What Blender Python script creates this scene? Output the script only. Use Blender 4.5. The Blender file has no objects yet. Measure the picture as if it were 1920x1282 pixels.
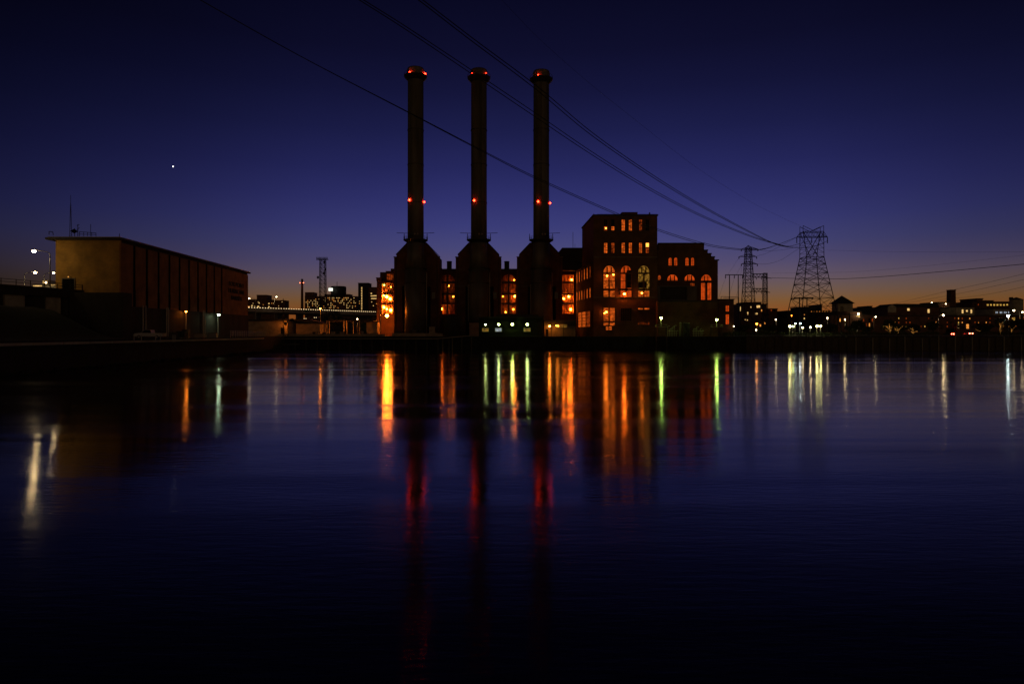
import bpy, math, random
from mathutils import Vector, noise as mnoise
random.seed(7)
sc = bpy.context.scene
H = 5.9; F = 1280.0; Y0 = 625.0; CX = 960.0
R = math.radians
# ---------------- camera
cam = bpy.data.objects.new("camera", bpy.data.cameras.new("camera")); sc.collection.objects.link(cam)
cam.location = (0, 0, H); cam.rotation_euler = (R(90), 0, 0)
cam.data.lens = 24; cam.data.sensor_width = 36; cam.data.shift_y = -16/1920
cam.data.clip_start = 0.3; cam.data.clip_end = 20000
sc.camera = cam
sc.render.resolution_x = 1024; sc.render.resolution_y = 683
sc.view_settings.view_transform = 'Standard'; sc.view_settings.look = 'None'
sc.view_settings.exposure = 0; sc.view_settings.gamma = 1
sc.render.engine = 'CYCLES'
sc.cycles.max_bounces = 5; sc.cycles.sample_clamp_indirect = 3.0
# ---------------- dusk sky
def lin(c):
    return tuple(((v/255)/12.92 if v/255 <= .04045 else ((v/255+.055)/1.055)**2.4) for v in c)
w = bpy.data.worlds.new("World"); sc.world = w; w.use_nodes = True
nt = w.node_tree; N = nt.nodes; L = nt.links; N.clear()
def nd(t, **k):
    n = N.new(t)
    for a, b in k.items(): setattr(n, a, b)
    return n
out = nd('ShaderNodeOutputWorld'); bg = nd('ShaderNodeBackground'); L.new(bg.outputs[0], out.inputs[0])
tc = nd('ShaderNodeTexCoord'); sp = nd('ShaderNodeSeparateXYZ'); L.new(tc.outputs['Generated'], sp.inputs[0])
def mth(op, a, b=None, c=None):
    n = nd('ShaderNodeMath', operation=op)
    for i, v in enumerate((a, b, c)):
        if v is None: continue
        if isinstance(v, (int, float)): n.inputs[i].default_value = v
        else: L.new(v, n.inputs[i])
    return n.outputs[0]
def ramp(fac, stops):
    r = nd('ShaderNodeValToRGB'); el = r.color_ramp.elements
    for i, (p, c) in enumerate(stops):
        e = el[i] if i < 2 else el.new(p)
        e.position = p; e.color = (*c, 1) if isinstance(c, tuple) else (c, c, c, 1)
    L.new(fac, r.inputs[0]); return r.outputs[0]
zz = mth('MAXIMUM', sp.outputs[2], 0.0)
SKY = [(0.0,(140,68,24)),(.028,(136,76,32)),(.045,(124,86,50)),(.062,(110,88,80)),(.08,(98,84,102)),(.1,(83,76,113)),(.125,(69,69,119)),(.155,(57,59,118)),(.19,(47,49,108)),
       (.23,(37,39,93)),(.28,(27,29,74)),(.33,(19,20,57)),(.38,(13,13,43)),(.44,(8,8,33)),(.55,(4,4,20)),(1.0,(2,2,8))]
col = ramp(zz, [(p, lin(c)) for p, c in SKY])
hor = mth('SQRT', mth('ADD', mth('MULTIPLY', sp.outputs[0], sp.outputs[0]), mth('MULTIPLY', sp.outputs[1], sp.outputs[1])))
az = mth('DIVIDE', sp.outputs[0], mth('MAXIMUM', hor, .001))
azn = mth('MULTIPLY_ADD', az, .5, .5)
g1 = ramp(azn, [(0.05,.08),(.2,.27),(.28,.5),(.36,.8),(.46,1.0),(.6,1.0),(.7,.85),(.78,.55),(.9,.25)])
g2 = ramp(azn, [(0.05,.03),(.2,.13),(.26,.4),(.33,.8),(.45,.95),(.6,1.0),(.7,1.0),(.8,.75),(.95,.3)])
mr = nd('ShaderNodeMapRange', interpolation_type='SMOOTHSTEP'); mr.inputs[1].default_value = .03; mr.inputs[2].default_value = .13; L.new(zz, mr.inputs[0])
gm = nd('ShaderNodeMixRGB'); L.new(mr.outputs[0], gm.inputs[0]); L.new(g2, gm.inputs[1]); L.new(g1, gm.inputs[2])
# only the western half of the sky still glows
back = nd('ShaderNodeMapRange'); back.inputs[1].default_value = -.4; back.inputs[2].default_value = .3; back.inputs[3].default_value = .25; back.inputs[4].default_value = 1
L.new(sp.outputs[1], back.inputs[0])
m1 = nd('ShaderNodeMixRGB', blend_type='MULTIPLY'); m1.inputs[0].default_value = 1; L.new(col, m1.inputs[1]); L.new(gm.outputs[0], m1.inputs[2])
m2 = nd('ShaderNodeMixRGB', blend_type='MULTIPLY'); m2.inputs[0].default_value = 1; L.new(m1.outputs[0], m2.inputs[1]); L.new(back.outputs[0], m2.inputs[2])
sky = nd('ShaderNodeTexSky', sky_type='NISHITA'); sky.sun_disc = False; sky.sun_elevation = R(-4); sky.sun_rotation = R(20); sky.air_density = 1.0
m3 = nd('ShaderNodeMixRGB', blend_type='ADD'); m3.inputs[0].default_value = .01; L.new(m2.outputs[0], m3.inputs[1]); L.new(sky.outputs[0], m3.inputs[2])
# town glow added low in the sky behind the camera, lifts the brick
tg = nd('ShaderNodeMapRange'); tg.inputs[1].default_value = .1; tg.inputs[2].default_value = -.7; tg.inputs[3].default_value = 0; tg.inputs[4].default_value = 1; L.new(sp.outputs[1], tg.inputs[0])
te = nd('ShaderNodeMapRange'); te.inputs[1].default_value = .55; te.inputs[2].default_value = 0.0; te.inputs[3].default_value = 0; te.inputs[4].default_value = 1; L.new(sp.outputs[2], te.inputs[0])
m4 = nd('ShaderNodeMixRGB', blend_type='ADD'); L.new(mth('MULTIPLY', tg.outputs[0], te.outputs[0]), m4.inputs[0]); L.new(m3.outputs[0], m4.inputs[1]); m4.inputs[2].default_value = (.125,.074,.022,1)
L.new(m4.outputs[0], bg.inputs[0]); bg.inputs[1].default_value = 1.0

# ---------------- materials
def mat(name, col, rough=.8, metal=0.0, nscale=0, var=.35, stretch=(1,1,1), bump=0, spec=None):
    m = bpy.data.materials.new(name); m.use_nodes = True
    t = m.node_tree; b = t.nodes['Principled BSDF']
    b.inputs['Base Color'].default_value = (*col, 1); b.inputs['Roughness'].default_value = rough; b.inputs['Metallic'].default_value = metal
    if spec is not None: b.inputs['Specular IOR Level'].default_value = spec
    if nscale:
        g = t.nodes.new('ShaderNodeNewGeometry'); mp = t.nodes.new('ShaderNodeMapping'); mp.inputs['Scale'].default_value = stretch
        n = t.nodes.new('ShaderNodeTexNoise'); n.inputs['Scale'].default_value = nscale; n.inputs['Detail'].default_value = 5; n.inputs['Roughness'].default_value = .65
        t.links.new(g.outputs['Position'], mp.inputs[0]); t.links.new(mp.outputs[0], n.inputs['Vector'])
        r = t.nodes.new('ShaderNodeValToRGB'); r.color_ramp.elements[0].position = .3; r.color_ramp.elements[1].position = .7
        r.color_ramp.elements[0].color = (*[c*(1-var) for c in col], 1); r.color_ramp.elements[1].color = (*[min(1, c*(1+var)) for c in col], 1)
        t.links.new(n.outputs[0], r.inputs[0]); t.links.new(r.outputs[0], b.inputs['Base Color'])
        if bump:
            bp = t.nodes.new('ShaderNodeBump'); bp.inputs['Strength'].default_value = bump; bp.inputs['Distance'].default_value = .1
            t.links.new(n.outputs[0], bp.inputs['Height']); t.links.new(bp.outputs[0], b.inputs['Normal'])
    return m
def brick(name, c1, c2, mortar):
    m = bpy.data.materials.new(name); m.use_nodes = True; t = m.node_tree; b = t.nodes['Principled BSDF']; b.inputs['Roughness'].default_value = .85
    g = t.nodes.new('ShaderNodeNewGeometry'); s = t.nodes.new('ShaderNodeSeparateXYZ'); a = t.nodes.new('ShaderNodeMath'); cb = t.nodes.new('ShaderNodeCombineXYZ')
    t.links.new(g.outputs['Position'], s.inputs[0]); t.links.new(s.outputs[0], a.inputs[0]); t.links.new(s.outputs[1], a.inputs[1])
    t.links.new(a.outputs[0], cb.inputs[0]); t.links.new(s.outputs[2], cb.inputs[1])
    k = t.nodes.new('ShaderNodeTexBrick'); k.inputs['Scale'].default_value = 1; k.inputs['Brick Width'].default_value = .6; k.inputs['Row Height'].default_value = .25; k.inputs['Mortar Size'].default_value = .02
    k.inputs['Color1'].default_value = (*c1, 1); k.inputs['Color2'].default_value = (*c2, 1); k.inputs['Mortar'].default_value = (*mortar, 1)
    n = t.nodes.new('ShaderNodeTexNoise'); n.inputs['Scale'].default_value = .35; n.inputs['Detail'].default_value = 6
    r = t.nodes.new('ShaderNodeValToRGB'); r.color_ramp.elements[0].position = .3; r.color_ramp.elements[0].color = (.55,.55,.55,1); r.color_ramp.elements[1].position = .7; r.color_ramp.elements[1].color = (1.1,1.05,1,1)
    x = t.nodes.new('ShaderNodeMixRGB'); x.blend_type = 'MULTIPLY'; x.inputs[0].default_value = 1
    t.links.new(cb.outputs[0], k.inputs['Vector']); t.links.new(g.outputs['Position'], n.inputs['Vector']); t.links.new(n.outputs[0], r.inputs[0])
    t.links.new(k.outputs[0], x.inputs[1]); t.links.new(r.outputs[0], x.inputs[2]); t.links.new(x.outputs[0], b.inputs['Base Color'])
    return m
def emit(name, col, s, nscale=0, lo=.4, hi=1.4, sample=True, stretch=(1,1,1)):
    m = bpy.data.materials.new(name); m.use_nodes = True; t = m.node_tree; t.nodes.clear()
    o = t.nodes.new('ShaderNodeOutputMaterial'); e = t.nodes.new('ShaderNodeEmission'); t.links.new(e.outputs[0], o.inputs[0])
    e.inputs[0].default_value = (*col, 1); e.inputs[1].default_value = s
    if nscale:
        g = t.nodes.new('ShaderNodeNewGeometry'); mp = t.nodes.new('ShaderNodeMapping'); mp.inputs['Scale'].default_value = stretch
        n = t.nodes.new('ShaderNodeTexNoise'); n.inputs['Scale'].default_value = nscale; n.inputs['Detail'].default_value = 3
        t.links.new(g.outputs['Position'], mp.inputs[0]); t.links.new(mp.outputs[0], n.inputs['Vector'])
        r = t.nodes.new('ShaderNodeMapRange'); r.inputs[1].default_value = .35; r.inputs[2].default_value = .65; r.inputs[3].default_value = lo*s; r.inputs[4].default_value = hi*s
        t.links.new(n.outputs[0], r.inputs[0]); t.links.new(r.outputs[0], e.inputs[1])
    if not sample: m.cycles.emission_sampling = 'NONE'
    return m
M = dict(
 brick=brick('plant_brick', (.18,.075,.034), (.14,.056,.027), (.13,.09,.06)),
 brick2=brick('orange_brick', (.44,.195,.05), (.38,.165,.04), (.3,.16,.06)),
 brick3=brick('town_brick', (.22,.09,.05), (.18,.08,.05), (.2,.16,.13)),
 conc=mat('concrete', (.16,.145,.12), .9, nscale=.5, stretch=(1,1,.3), bump=.2),
 concd=mat('weathered_concrete', (.05,.045,.038), .9, nscale=.4, stretch=(1,1,.25)),
 steel=mat('dark_steel', (.05,.048,.045), .45, .7, nscale=.8),
 stack=mat('stack_cladding', (.12,.115,.105), .5, .1, nscale=.25, var=.5, stretch=(1,1,.15)),
 roof=mat('dark_roof', (.04,.038,.036), .8, nscale=.6),
 galv=mat('galvanised_steel', (.4,.4,.38), .45, .5),
 galvd=mat('lattice_steel', (.035,.035,.04), .6, .4),
 timber=mat('wet_timber', (.09,.07,.05), .85, nscale=2, stretch=(1,1,.2)),
 pale=mat('pale_timber', (.35,.33,.28), .8),
 ground=mat('yard_asphalt', (.03,.028,.025), .9, nscale=.15),
 soil=mat('grassy_bank', (.012,.014,.007), .95, nscale=.8, bump=.5),
 rock=mat('riprap_stone', (.03,.03,.028), .9, nscale=1.5),
 pale_conc=mat('pale_concrete', (.55,.5,.42), .85, nscale=.3, var=.2),
 quay=mat('tidal_masonry', (.022,.022,.02), .9, nscale=.7, var=.7, stretch=(1,1,.3)),
 brick_lit=brick('lamplit_brick', (.56,.31,.045), (.48,.26,.04), (.3,.22,.1)),  # end wall brick with the lamp's yellow light put into its colour
 leaf=mat('foliage', (.05,.07,.025), .8, nscale=1.0),
 bark=mat('bark', (.08,.06,.04), .9, nscale=3),
 cream=mat('cream_render', (.5,.46,.36), .85, nscale=.5),
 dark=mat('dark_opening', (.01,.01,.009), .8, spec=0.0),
 glass=mat('dark_glass', (.01,.012,.015), .1),
 paintw=mat('white_paint', (.55,.55,.55), .35, nscale=.3, var=.1),
 paintd=mat('dark_car_paint', (.03,.03,.035), .3),
 rubber=mat('rubber', (.02,.02,.02), .9),
 wire=mat('power_cable', (.02,.02,.022), .6),
 inner=mat('hall_interior', (.40,.25,.14), .8, nscale=.9, var=.6),
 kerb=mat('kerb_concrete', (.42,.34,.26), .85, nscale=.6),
 w_orange=emit('orange_pane', (1,.15,.014), .62, 1.1, .3, 1.3, False, (1,1,1.5)),
 w_dim=emit('dim_pane', (1,.13,.014), .22, 1.1, .15, 1.5, False),
 w_red=emit('red_orange_pane', (1,.105,.01), .55, .8, .6, 1.25, False),
 w_yel=emit('yellow_pane', (1,.55,.1), .8, 1.5, .2, 1.3, False),
 w_green=emit('greenish_pane', (.8,.38,.05), .35, 1.2, .1, 1.3, False),
 w_bright=emit('bright_pane', (1,.36,.05), 2.6),
 w_white=emit('cool_pane', (.75,.85,1), .6, 1.5, .4, 1.2, False),
 town=emit('town_pane', (1,.6,.2), .8, 4, .3, 1.8, False),
 towno=emit('town_orange_pane', (1,.35,.06), .9, 3, .3, 1.6, False),
 sodium=emit('sodium_bulb', (1,.24,.02), 110),
 sodium2=emit('strong_sodium_bulb', (1,.2,.013), 270),
 sodiuml=emit('weak_sodium_bulb', (1,.26,.02), 45),
 flood=emit('flood_lens', (.66,.95,.16), 120),
 floody=emit('yellow_flood_lens', (1,.9,.3), 62),
 floodw=emit('pale_flood_lens', (.8,1,.3), 60),
 mercury=emit('mercury_lens', (.75,1,.62), 45),
 street=emit('street_lens', (1,.70,.33), 95),
 streets=emit('small_street_lens', (1,.75,.4), 26),
 cool=emit('cool_lens', (.8,1,.95), 80),
 redl=emit('beacon_red', (1,.022,.006), 36),
 redg=emit('beacon_glow_red', (1,.02,.006), 9),
 tail=emit('tail_lamp', (1,.03,.015), 160),
 dot=emit('rail_dot', (1,.7,.35), 2.2, sample=False),
 dots=emit('string_bulb', (1,.42,.08), 1.1, sample=False),
 star=emit('planet_glow', (1,1,.95), 4, sample=False),
 signl=emit('sign_panel', (.85,.9,.75), 1.6),
)
# water
def water_mat():
    m = bpy.data.materials.new('river_water'); m.use_nodes = True; t = m.node_tree; b = t.nodes['Principled BSDF']
    b.inputs['Base Color'].default_value = (.0012,.0016,.0035,1); b.inputs['IOR'].default_value = 1.33; b.inputs['Specular IOR Level'].default_value = .45
    g = t.nodes.new('ShaderNodeNewGeometry')
    def nz(scale, st, det=3):
        mp = t.nodes.new('ShaderNodeMapping'); mp.inputs['Scale'].default_value = st; t.links.new(g.outputs['Position'], mp.inputs[0])
        n = t.nodes.new('ShaderNodeTexNoise'); n.inputs['Scale'].default_value = scale; n.inputs['Detail'].default_value = det
        t.links.new(mp.outputs[0], n.inputs['Vector']); return n.outputs[0]
    a = nz(2.2, (.4,1.7,1), 4); bb = nz(.06, (.22,1.4,1), 3); sw = nz(.11, (.16,1.5,1), 2); c = nz(9.0, (.5,1.6,1), 2)
    r = t.nodes.new('ShaderNodeMapRange'); r.inputs[1].default_value = .38; r.inputs[2].default_value = .66; r.inputs[3].default_value = .05; r.inputs[4].default_value = .17
    t.links.new(bb, r.inputs[0]); t.links.new(r.outputs[0], b.inputs['Roughness'])
    b0 = t.nodes.new('ShaderNodeBump'); b0.inputs['Strength'].default_value = 1; b0.inputs['Distance'].default_value = .06; t.links.new(sw, b0.inputs['Height'])
    b1 = t.nodes.new('ShaderNodeBump'); t.links.new(b0.outputs[0], b1.inputs['Normal']); b1.inputs['Strength'].default_value = 1; b1.inputs['Distance'].default_value = .0075; t.links.new(a, b1.inputs['Height'])
    b2 = t.nodes.new('ShaderNodeBump'); b2.inputs['Strength'].default_value = 1; b2.inputs['Distance'].default_value = .0014; t.links.new(c, b2.inputs['Height']); t.links.new(b1.outputs[0], b2.inputs['Normal'])
    t.links.new(b2.outputs[0], b.inputs['Normal'])
    return m
M['water'] = water_mat()

# ---------------- mesh helpers
WO = {}                                    # world origin of every object
class MB:
    def __init__(s): s.v = []; s.f = []
    def add(s, vs, fs):
        o = len(s.v); s.v += [Vector(p) for p in vs]; s.f += [tuple(i+o for i in f) for f in fs]; return s
    def box(s, x0, x1, y0, y1, z0, z1):
        return s.add([(x0,y0,z0),(x1,y0,z0),(x1,y1,z0),(x0,y1,z0),(x0,y0,z1),(x1,y0,z1),(x1,y1,z1),(x0,y1,z1)],
                     [(0,3,2,1),(4,5,6,7),(0,1,5,4),(1,2,6,5),(2,3,7,6),(3,0,4,7)])
    def prism(s, plan, z0, z1):            # plan polygon, vertical extrusion
        n = len(plan)
        return s.add([(x,y,z0) for x,y in plan]+[(x,y,z1) for x,y in plan],
                     [tuple(range(n-1,-1,-1)), tuple(range(n,2*n))]+[(i,(i+1)%n,n+(i+1)%n,n+i) for i in range(n)])
    def extr(s, poly, fr, n0, n1):         # facade polygon (u,z) extruded from n0 to n1
        n = len(poly)
        return s.add([fr(u,n0,z) for u,z in poly]+[fr(u,n1,z) for u,z in poly],
                     [tuple(range(n)), tuple(range(2*n-1,n-1,-1))]+[(i,n+i,n+(i+1)%n,(i+1)%n) for i in range(n)])
    def fbox(s, fr, u0, u1, z0, z1, n0, n1): return s.extr([(u0,z0),(u1,z0),(u1,z1),(u0,z1)], fr, n0, n1)
    def tube(s, a, b, r, r2=None, n=6):
        a = Vector(a); b = Vector(b); r2 = r if r2 is None else r2
        d = (b-a); 
        if d.length < 1e-6: return s
        d.normalize(); u = d.cross(Vector((0,0,1)) if abs(d.z) < .9 else Vector((1,0,0))).normalized(); w_ = d.cross(u)
        ring = lambda c, q: [c+(u*math.cos(2*math.pi*i/n)+w_*math.sin(2*math.pi*i/n))*q for i in range(n)]
        return s.add(ring(a,r)+ring(b,r2), [tuple(range(n)), tuple(range(2*n-1,n-1,-1))]+[(i,n+i,n+(i+1)%n,(i+1)%n) for i in range(n)])
    def path(s, pts, r, n=5):
        for a, b in zip(pts, pts[1:]): s.tube(a, b, r, None, n)
        return s
    def lathe(s, cx, cy, prof, n=32, cap=True):
        o = []
        for r, z in prof: o += [(cx+r*math.cos(2*math.pi*i/n), cy+r*math.sin(2*math.pi*i/n), z) for i in range(n)]
        fs = []
        for k in range(len(prof)-1): fs += [(k*n+i, k*n+(i+1)%n, (k+1)*n+(i+1)%n, (k+1)*n+i) for i in range(n)]
        if cap: fs += [tuple(range(n-1,-1,-1)), tuple(range((len(prof)-1)*n, len(prof)*n))]
        return s.add(o, fs)
    def ball(s, c, r, n=10, m=6, sz=1):
        c = Vector(c); return s.lathe(c.x, c.y, [(max(.001,r*math.sin(math.pi*k/m)), c.z-r*sz*math.cos(math.pi*k/m)) for k in range(m+1)], n, False)
    def build(s, name, m, parent=None, smooth=False, org=None):
        me = bpy.data.meshes.new(name); o = bpy.data.objects.new(name, me); sc.collection.objects.link(o)
        if parent is not None: o.parent = parent; org = WO[parent]; WO[o] = org
        else:
            if org is None:
                xs = [v.x for v in s.v]; ys = [v.y for v in s.v]; org = Vector(((min(xs)+max(xs))/2, (min(ys)+max(ys))/2, min(v.z for v in s.v)))
            org = Vector(org); o.location = org; WO[o] = org
        me.from_pydata([tuple(v-org) for v in s.v], [], s.f); me.update()
        me.materials.append(M[m] if isinstance(m, str) else m)
        if smooth:
            for p in me.polygons: p.use_smooth = len(p.vertices) == 4
        return o
def thing(name, label, cat, loc, group=None):
    o = bpy.data.objects.new(name, None); sc.collection.objects.link(o); o.location = loc; WO[o] = Vector(loc)
    o['label'] = label; o['category'] = cat
    if group: o['group'] = group
    return o
def tag(o, label, cat, group=None, kind=None):
    if label: o['label'] = label; o['category'] = cat
    if group: o['group'] = group
    if kind: o['kind'] = kind
    return o
def struct(o, label=None):
    o['kind'] = 'structure'
    return o
def P(px, py, d): return Vector(((px-CX)/F*d, d, H+(Y0-py)/F*d))
def X(px, d): return (px-CX)/F*d
def Z(py, d): return H+(Y0-py)/F*d
def front(d): return lambda u, n, z: Vector((u, d-n, z))          # facade facing the river; n = outward
def sidefr(a, b):                                                 # facade through plan points a -> b, u = metres from a
    a = Vector(a); b = Vector(b); t = (b-a).normalized(); nn = Vector((t.y, -t.x))
    return lambda u, n, z: Vector((a.x+t.x*u+nn.x*n, a.y+t.y*u+nn.y*n, z))
def arch(x0, x1, z0, zs, zt, n=10):
    c = (x0+x1)/2; r = (x1-x0)/2
    return [(x0,z0),(x1,z0)]+[(c+r*math.cos(math.pi*i/n), zs+(zt-zs)*math.sin(math.pi*i/n)) for i in range(n+1)]
def window(b, fr, x0, x1, z0, z1, m, spring=None, nx=2, nz=3, bar=.09, thick=(), trim=.22, cx=None, pn=.03):
    """framed window: trim + glazing bars as the window, emissive or dark pane as its sub-part"""
    poly = arch(x0, x1, z0, spring, z1) if spring else [(x0,z0),(x1,z0),(x1,z1),(x0,z1)]
    g = MB()
    g.fbox(fr, x0-trim, x0, z0, spring or z1, 0, .16).fbox(fr, x1, x1+trim, z0, spring or z1, 0, .16).fbox(fr, x0-trim-.1, x1+trim+.1, z0-trim, z0, 0, .26)
    if spring:
        c = (x0+x1)/2; r0 = (x1-x0)/2; hh = z1-spring
        for i in range(10):
            a0, a1 = math.pi*i/10, math.pi*(i+1)/10
            q = lambda a, e: (c+(r0+e)*math.cos(a), spring+(hh+e)*math.sin(a))
            g.extr([q(a0,0),q(a0,trim),q(a1,trim),q(a1,0)], fr, 0, .16)
    else: g.fbox(fr, x0-trim, x1+trim, z1, z1+trim, 0, .16)
    zt = lambda u: z1 if not spring else spring+(z1-spring)*math.sqrt(max(0, 1-((u-(x0+x1)/2)/((x1-x0)/2))**2))
    for i in range(1, nx):
        u = x0+(x1-x0)*i/nx; g.fbox(fr, u-bar/2, u+bar/2, z0, zt(u), .04, .12)
    top = spring or z1
    for i in range(1, nz):
        z = z0+(top-z0)*i/nz; g.fbox(fr, x0, x1, z-bar/2, z+bar/2, .045, .125)
    if spring: g.fbox(fr, x0, x1, spring-bar/2, spring+bar/2, .045, .13)
    for (a, b_, c_, d_) in thick: g.fbox(fr, a, b_, c_, d_, .05, .2)
    o = g.build('window', 'brick' if b.get('wt') is None else b['wt'], b)
    p = MB().extr(poly, fr, -.02, pn).build('pane', m, o)
    return o
def lights_pane(b, fr, x0, x1, z0, z1, m, name='window'):         # small far lit window
    g = MB(); e = .12
    g.fbox(fr, x0-e, x1+e, z0-e, z0, 0, .14).fbox(fr, x0-e, x1+e, z1, z1+e, 0, .14).fbox(fr, x0-e, x0, z0, z1, 0, .14).fbox(fr, x1, x1+e, z0, z1, 0, .14)
    o = g.build(name, 'concd', b); MB().fbox(fr, x0, x1, z0, z1, -.02, .05).build('pane', m, o); return o
def copy_tree(o, parent=None, loc=None):
    c = o.copy(); sc.collection.objects.link(c); WO[c] = WO[o]
    if parent: c.parent = parent
    if loc is not None: c.location = loc; WO[c] = Vector(loc)
    for k in [k for k in sc.collection.objects if k.parent == o]: copy_tree(k, c)
    return c
G = 4.8
# ================= SETTING
wp = MB().add([(-9000,-60,0),(9000,-60,0),(9000,9000,0),(-9000,9000,0)], [(0,1,2,3)])
struct(wp.build('water', 'water', org=(0,0,0)))
sh = [(-68,20),(-79,215),(-84,252),(X(900,250),250),(X(1240,247),247),(X(1400,240),240),(400,232)]
gp = MB(); allp = sh+[(9000,232),(9000,9000),(-9000,9000),(-9000,20)]
gp.add([(x,y,G) for x,y in allp], [tuple(range(len(allp)))])
struct(gp.build('ground', 'ground', org=(0,300,G)))
q = MB()
for a, b in zip(sh, sh[1:]):
    q.add([(*a,-1),(*b,-1),(*b,G-.003),(*a,G-.003)], [(0,1,2,3)])
struct(q.build('quay_wall', 'quay'))
# left bank: grassy slope below the ramp bridge, rising away from the water
def bankz(x, y):
    s = min(1, max(0, (-77.5-x)/13)); s = s*s*(3-2*s)
    e = min(1, max(0, (142-y)/10)) if x > -97 else 1
    return G+.02+s*6.0*e+mnoise.noise(Vector((x*.35,y*.35,0)))*.35*s
bk = MB(); nx_, ny_ = 26, 46; vs = []; fs = []
for j in range(ny_):
    for i in range(nx_):
        y = 22+(141.5-22)*j/(ny_-1); x = -72.5-5.0*0-(y-60)*.02-i*1.15
        vs.append((x,y,bankz(x,y)))
for j in range(ny_-1):
    for i in range(nx_-1):
        a = j*nx_+i; fs.append((a,a+nx_,a+nx_+1,a+1))
bk.add(vs, fs); struct(bk.build('terrain', 'soil', smooth=True))
# riprap in front of the left quay
rk = MB()
for k in range(900):
    t = random.random(); y = 60+t*190; x = -70.5-(y-20)*.055+random.uniform(-1.0,3.2)
    zc = max(-.2, 1.5-(x+70.5+(y-20)*.055)*1.0)+random.uniform(-.3,.2); r = random.uniform(.35,.85)
    n0 = len(rk.v); rk.ball((x,y,zc), r, 6, 4, .7)
    for i in range(n0, len(rk.v)): rk.v[i] += Vector([random.uniform(-.16,.16) for _ in range(3)])*r
tag(rk.build('riprap', 'rock'), 'dark boulders tipped along the foot of the left quay', 'rocks', kind='stuff')
# concrete cap along the left quay (pale line in the photograph), cut in lengths
def seg(a, b, t): return (a[0]+(b[0]-a[0])*t, a[1]+(b[1]-a[1])*t)
capo = thing('quay_edging', 'long pale concrete cap running along the edge of the left quay', 'quay cap', (-75,140,4.2))
for k in range(24):
    a = seg((-68.15,35),(-78.35,216),k/24); b = seg((-68.15,35),(-78.35,216),(k+.965)/24)
    MB().add([(a[0],a[1],4.1),(b[0],b[1],4.1),(b[0]-.5,b[1],4.1),(a[0]-.5,a[1],4.1),(a[0],a[1],4.5),(b[0],b[1],4.5),(b[0]-.5,b[1],4.5),(a[0]-.5,a[1],4.5)],
        [(0,3,2,1),(4,5,6,7),(0,1,5,4),(1,2,6,5),(2,3,7,6),(3,0,4,7)]).build('kerb_length', 'pale_conc', capo)
# far treeline
ft = MB()
for k in range(520):
    px = random.uniform(380, 2150); d = random.uniform(820, 1100); r = random.uniform(4,9)
    c = P(px, 0, d); hgt = random.uniform(5, 15)
    n0 = len(ft.v); ft.ball((c.x,c.y,G+hgt), r, 7, 5, 1.0)
    for i in range(n0, len(ft.v)): ft.v[i] += Vector([random.uniform(-.25,.25) for _ in range(3)])*r
tag(ft.build('treeline', 'leaf'), 'far dark belt of trees low on the horizon', 'treeline', kind='stuff')
tag(MB().ball(P(324.5,312.5,9000), 7.5, 10, 6).build('planet', 'star'), 'single bright white planet low in the left of the sky', 'planet')

# ================= LAMP BUILDERS
def lamp(label, px, py, d, pole, m='street', size=.35, base=None, group='street lamps', arm=True):
    """px,py = light; pole = pixel column of the post"""
    h = P(px, py, d); bx = X(pole, d); base = G if base is None else base
    t = thing('street_lamp', label, 'street lamp', (bx, d, base), group)
    g = MB(); g.tube((bx,d,base),(bx,d,h.z-.6),.13,.08,8)
    g.tube((bx,d,base),(bx,d,base+.5),.22,.2,8); g.build('post', 'galv', t, True)
    s = -1 if h.x < bx else 1; L_ = abs(h.x-bx)
    if L_ > .5:
        pts = [Vector((bx+s*L_*(1-math.cos(a)), d, h.z-.6+.75*math.sin(a))) for a in [R(v) for v in (0,20,40,60,75,90)]]
        MB().path(pts, .07, 6).build('arm', 'galv', t)
    else: MB().tube((bx,d,h.z-.62),(h.x,d,h.z+.1),.07).build('arm', 'galv', t)
    hd = MB().ball((h.x,d,h.z+size*.55+.1), size*1.25, 10, 6, .35).build('lamp_head', 'steel', t)
    MB().ball((h.x,d,h.z), size, 10, 6, .8).build('bulb', m, hd)
    return t
def walllamp(label, px, py, d, m, size=.3, facing=(0,-1), group='wall lamps', cat='wall lamp', shield=False):
    p = P(px, py, d); t = thing('wall_lamp', label, cat, tuple(p), group)
    fx, fy = facing
    MB().tube(p-Vector((fx,fy,0))*.9, p-Vector((fx,fy,0))*size*.8+Vector((0,0,size*.6)), .06).build('bracket', 'steel', t)
    if fx: MB().lathe(p.x,p.y,[(size*2.6,p.z+size*.1),(size*2.0,p.z+size*.9),(size*.5,p.z+size*1.5)],10,False).build('shade','steel',t)
    hd = MB().lathe(p.x, p.y, [(size*1.15,p.z+size*.75),(size*1.1,p.z+size*.95),(size*.4,p.z+size*1.3)], 10).build('hood', 'steel', t)
    if shield: MB().box(p.x-size*2,p.x+size*2,p.y-size*1.6,p.y-size*1.3,p.z-size*2.5,p.z+size*1.4).build('shield','steel',t)  # plate added to keep the lamp's light off the river
    if cat == 'floodlight': MB().box(p.x-size*1.6,p.x+size*1.6,p.y+size*.6,p.y+size*.9,p.z-size*1.3,p.z+size*1.1).build('reflector','steel',t)
    MB().ball(p, size, 10, 6, .8).build('bulb', m, t)
    return t

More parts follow.
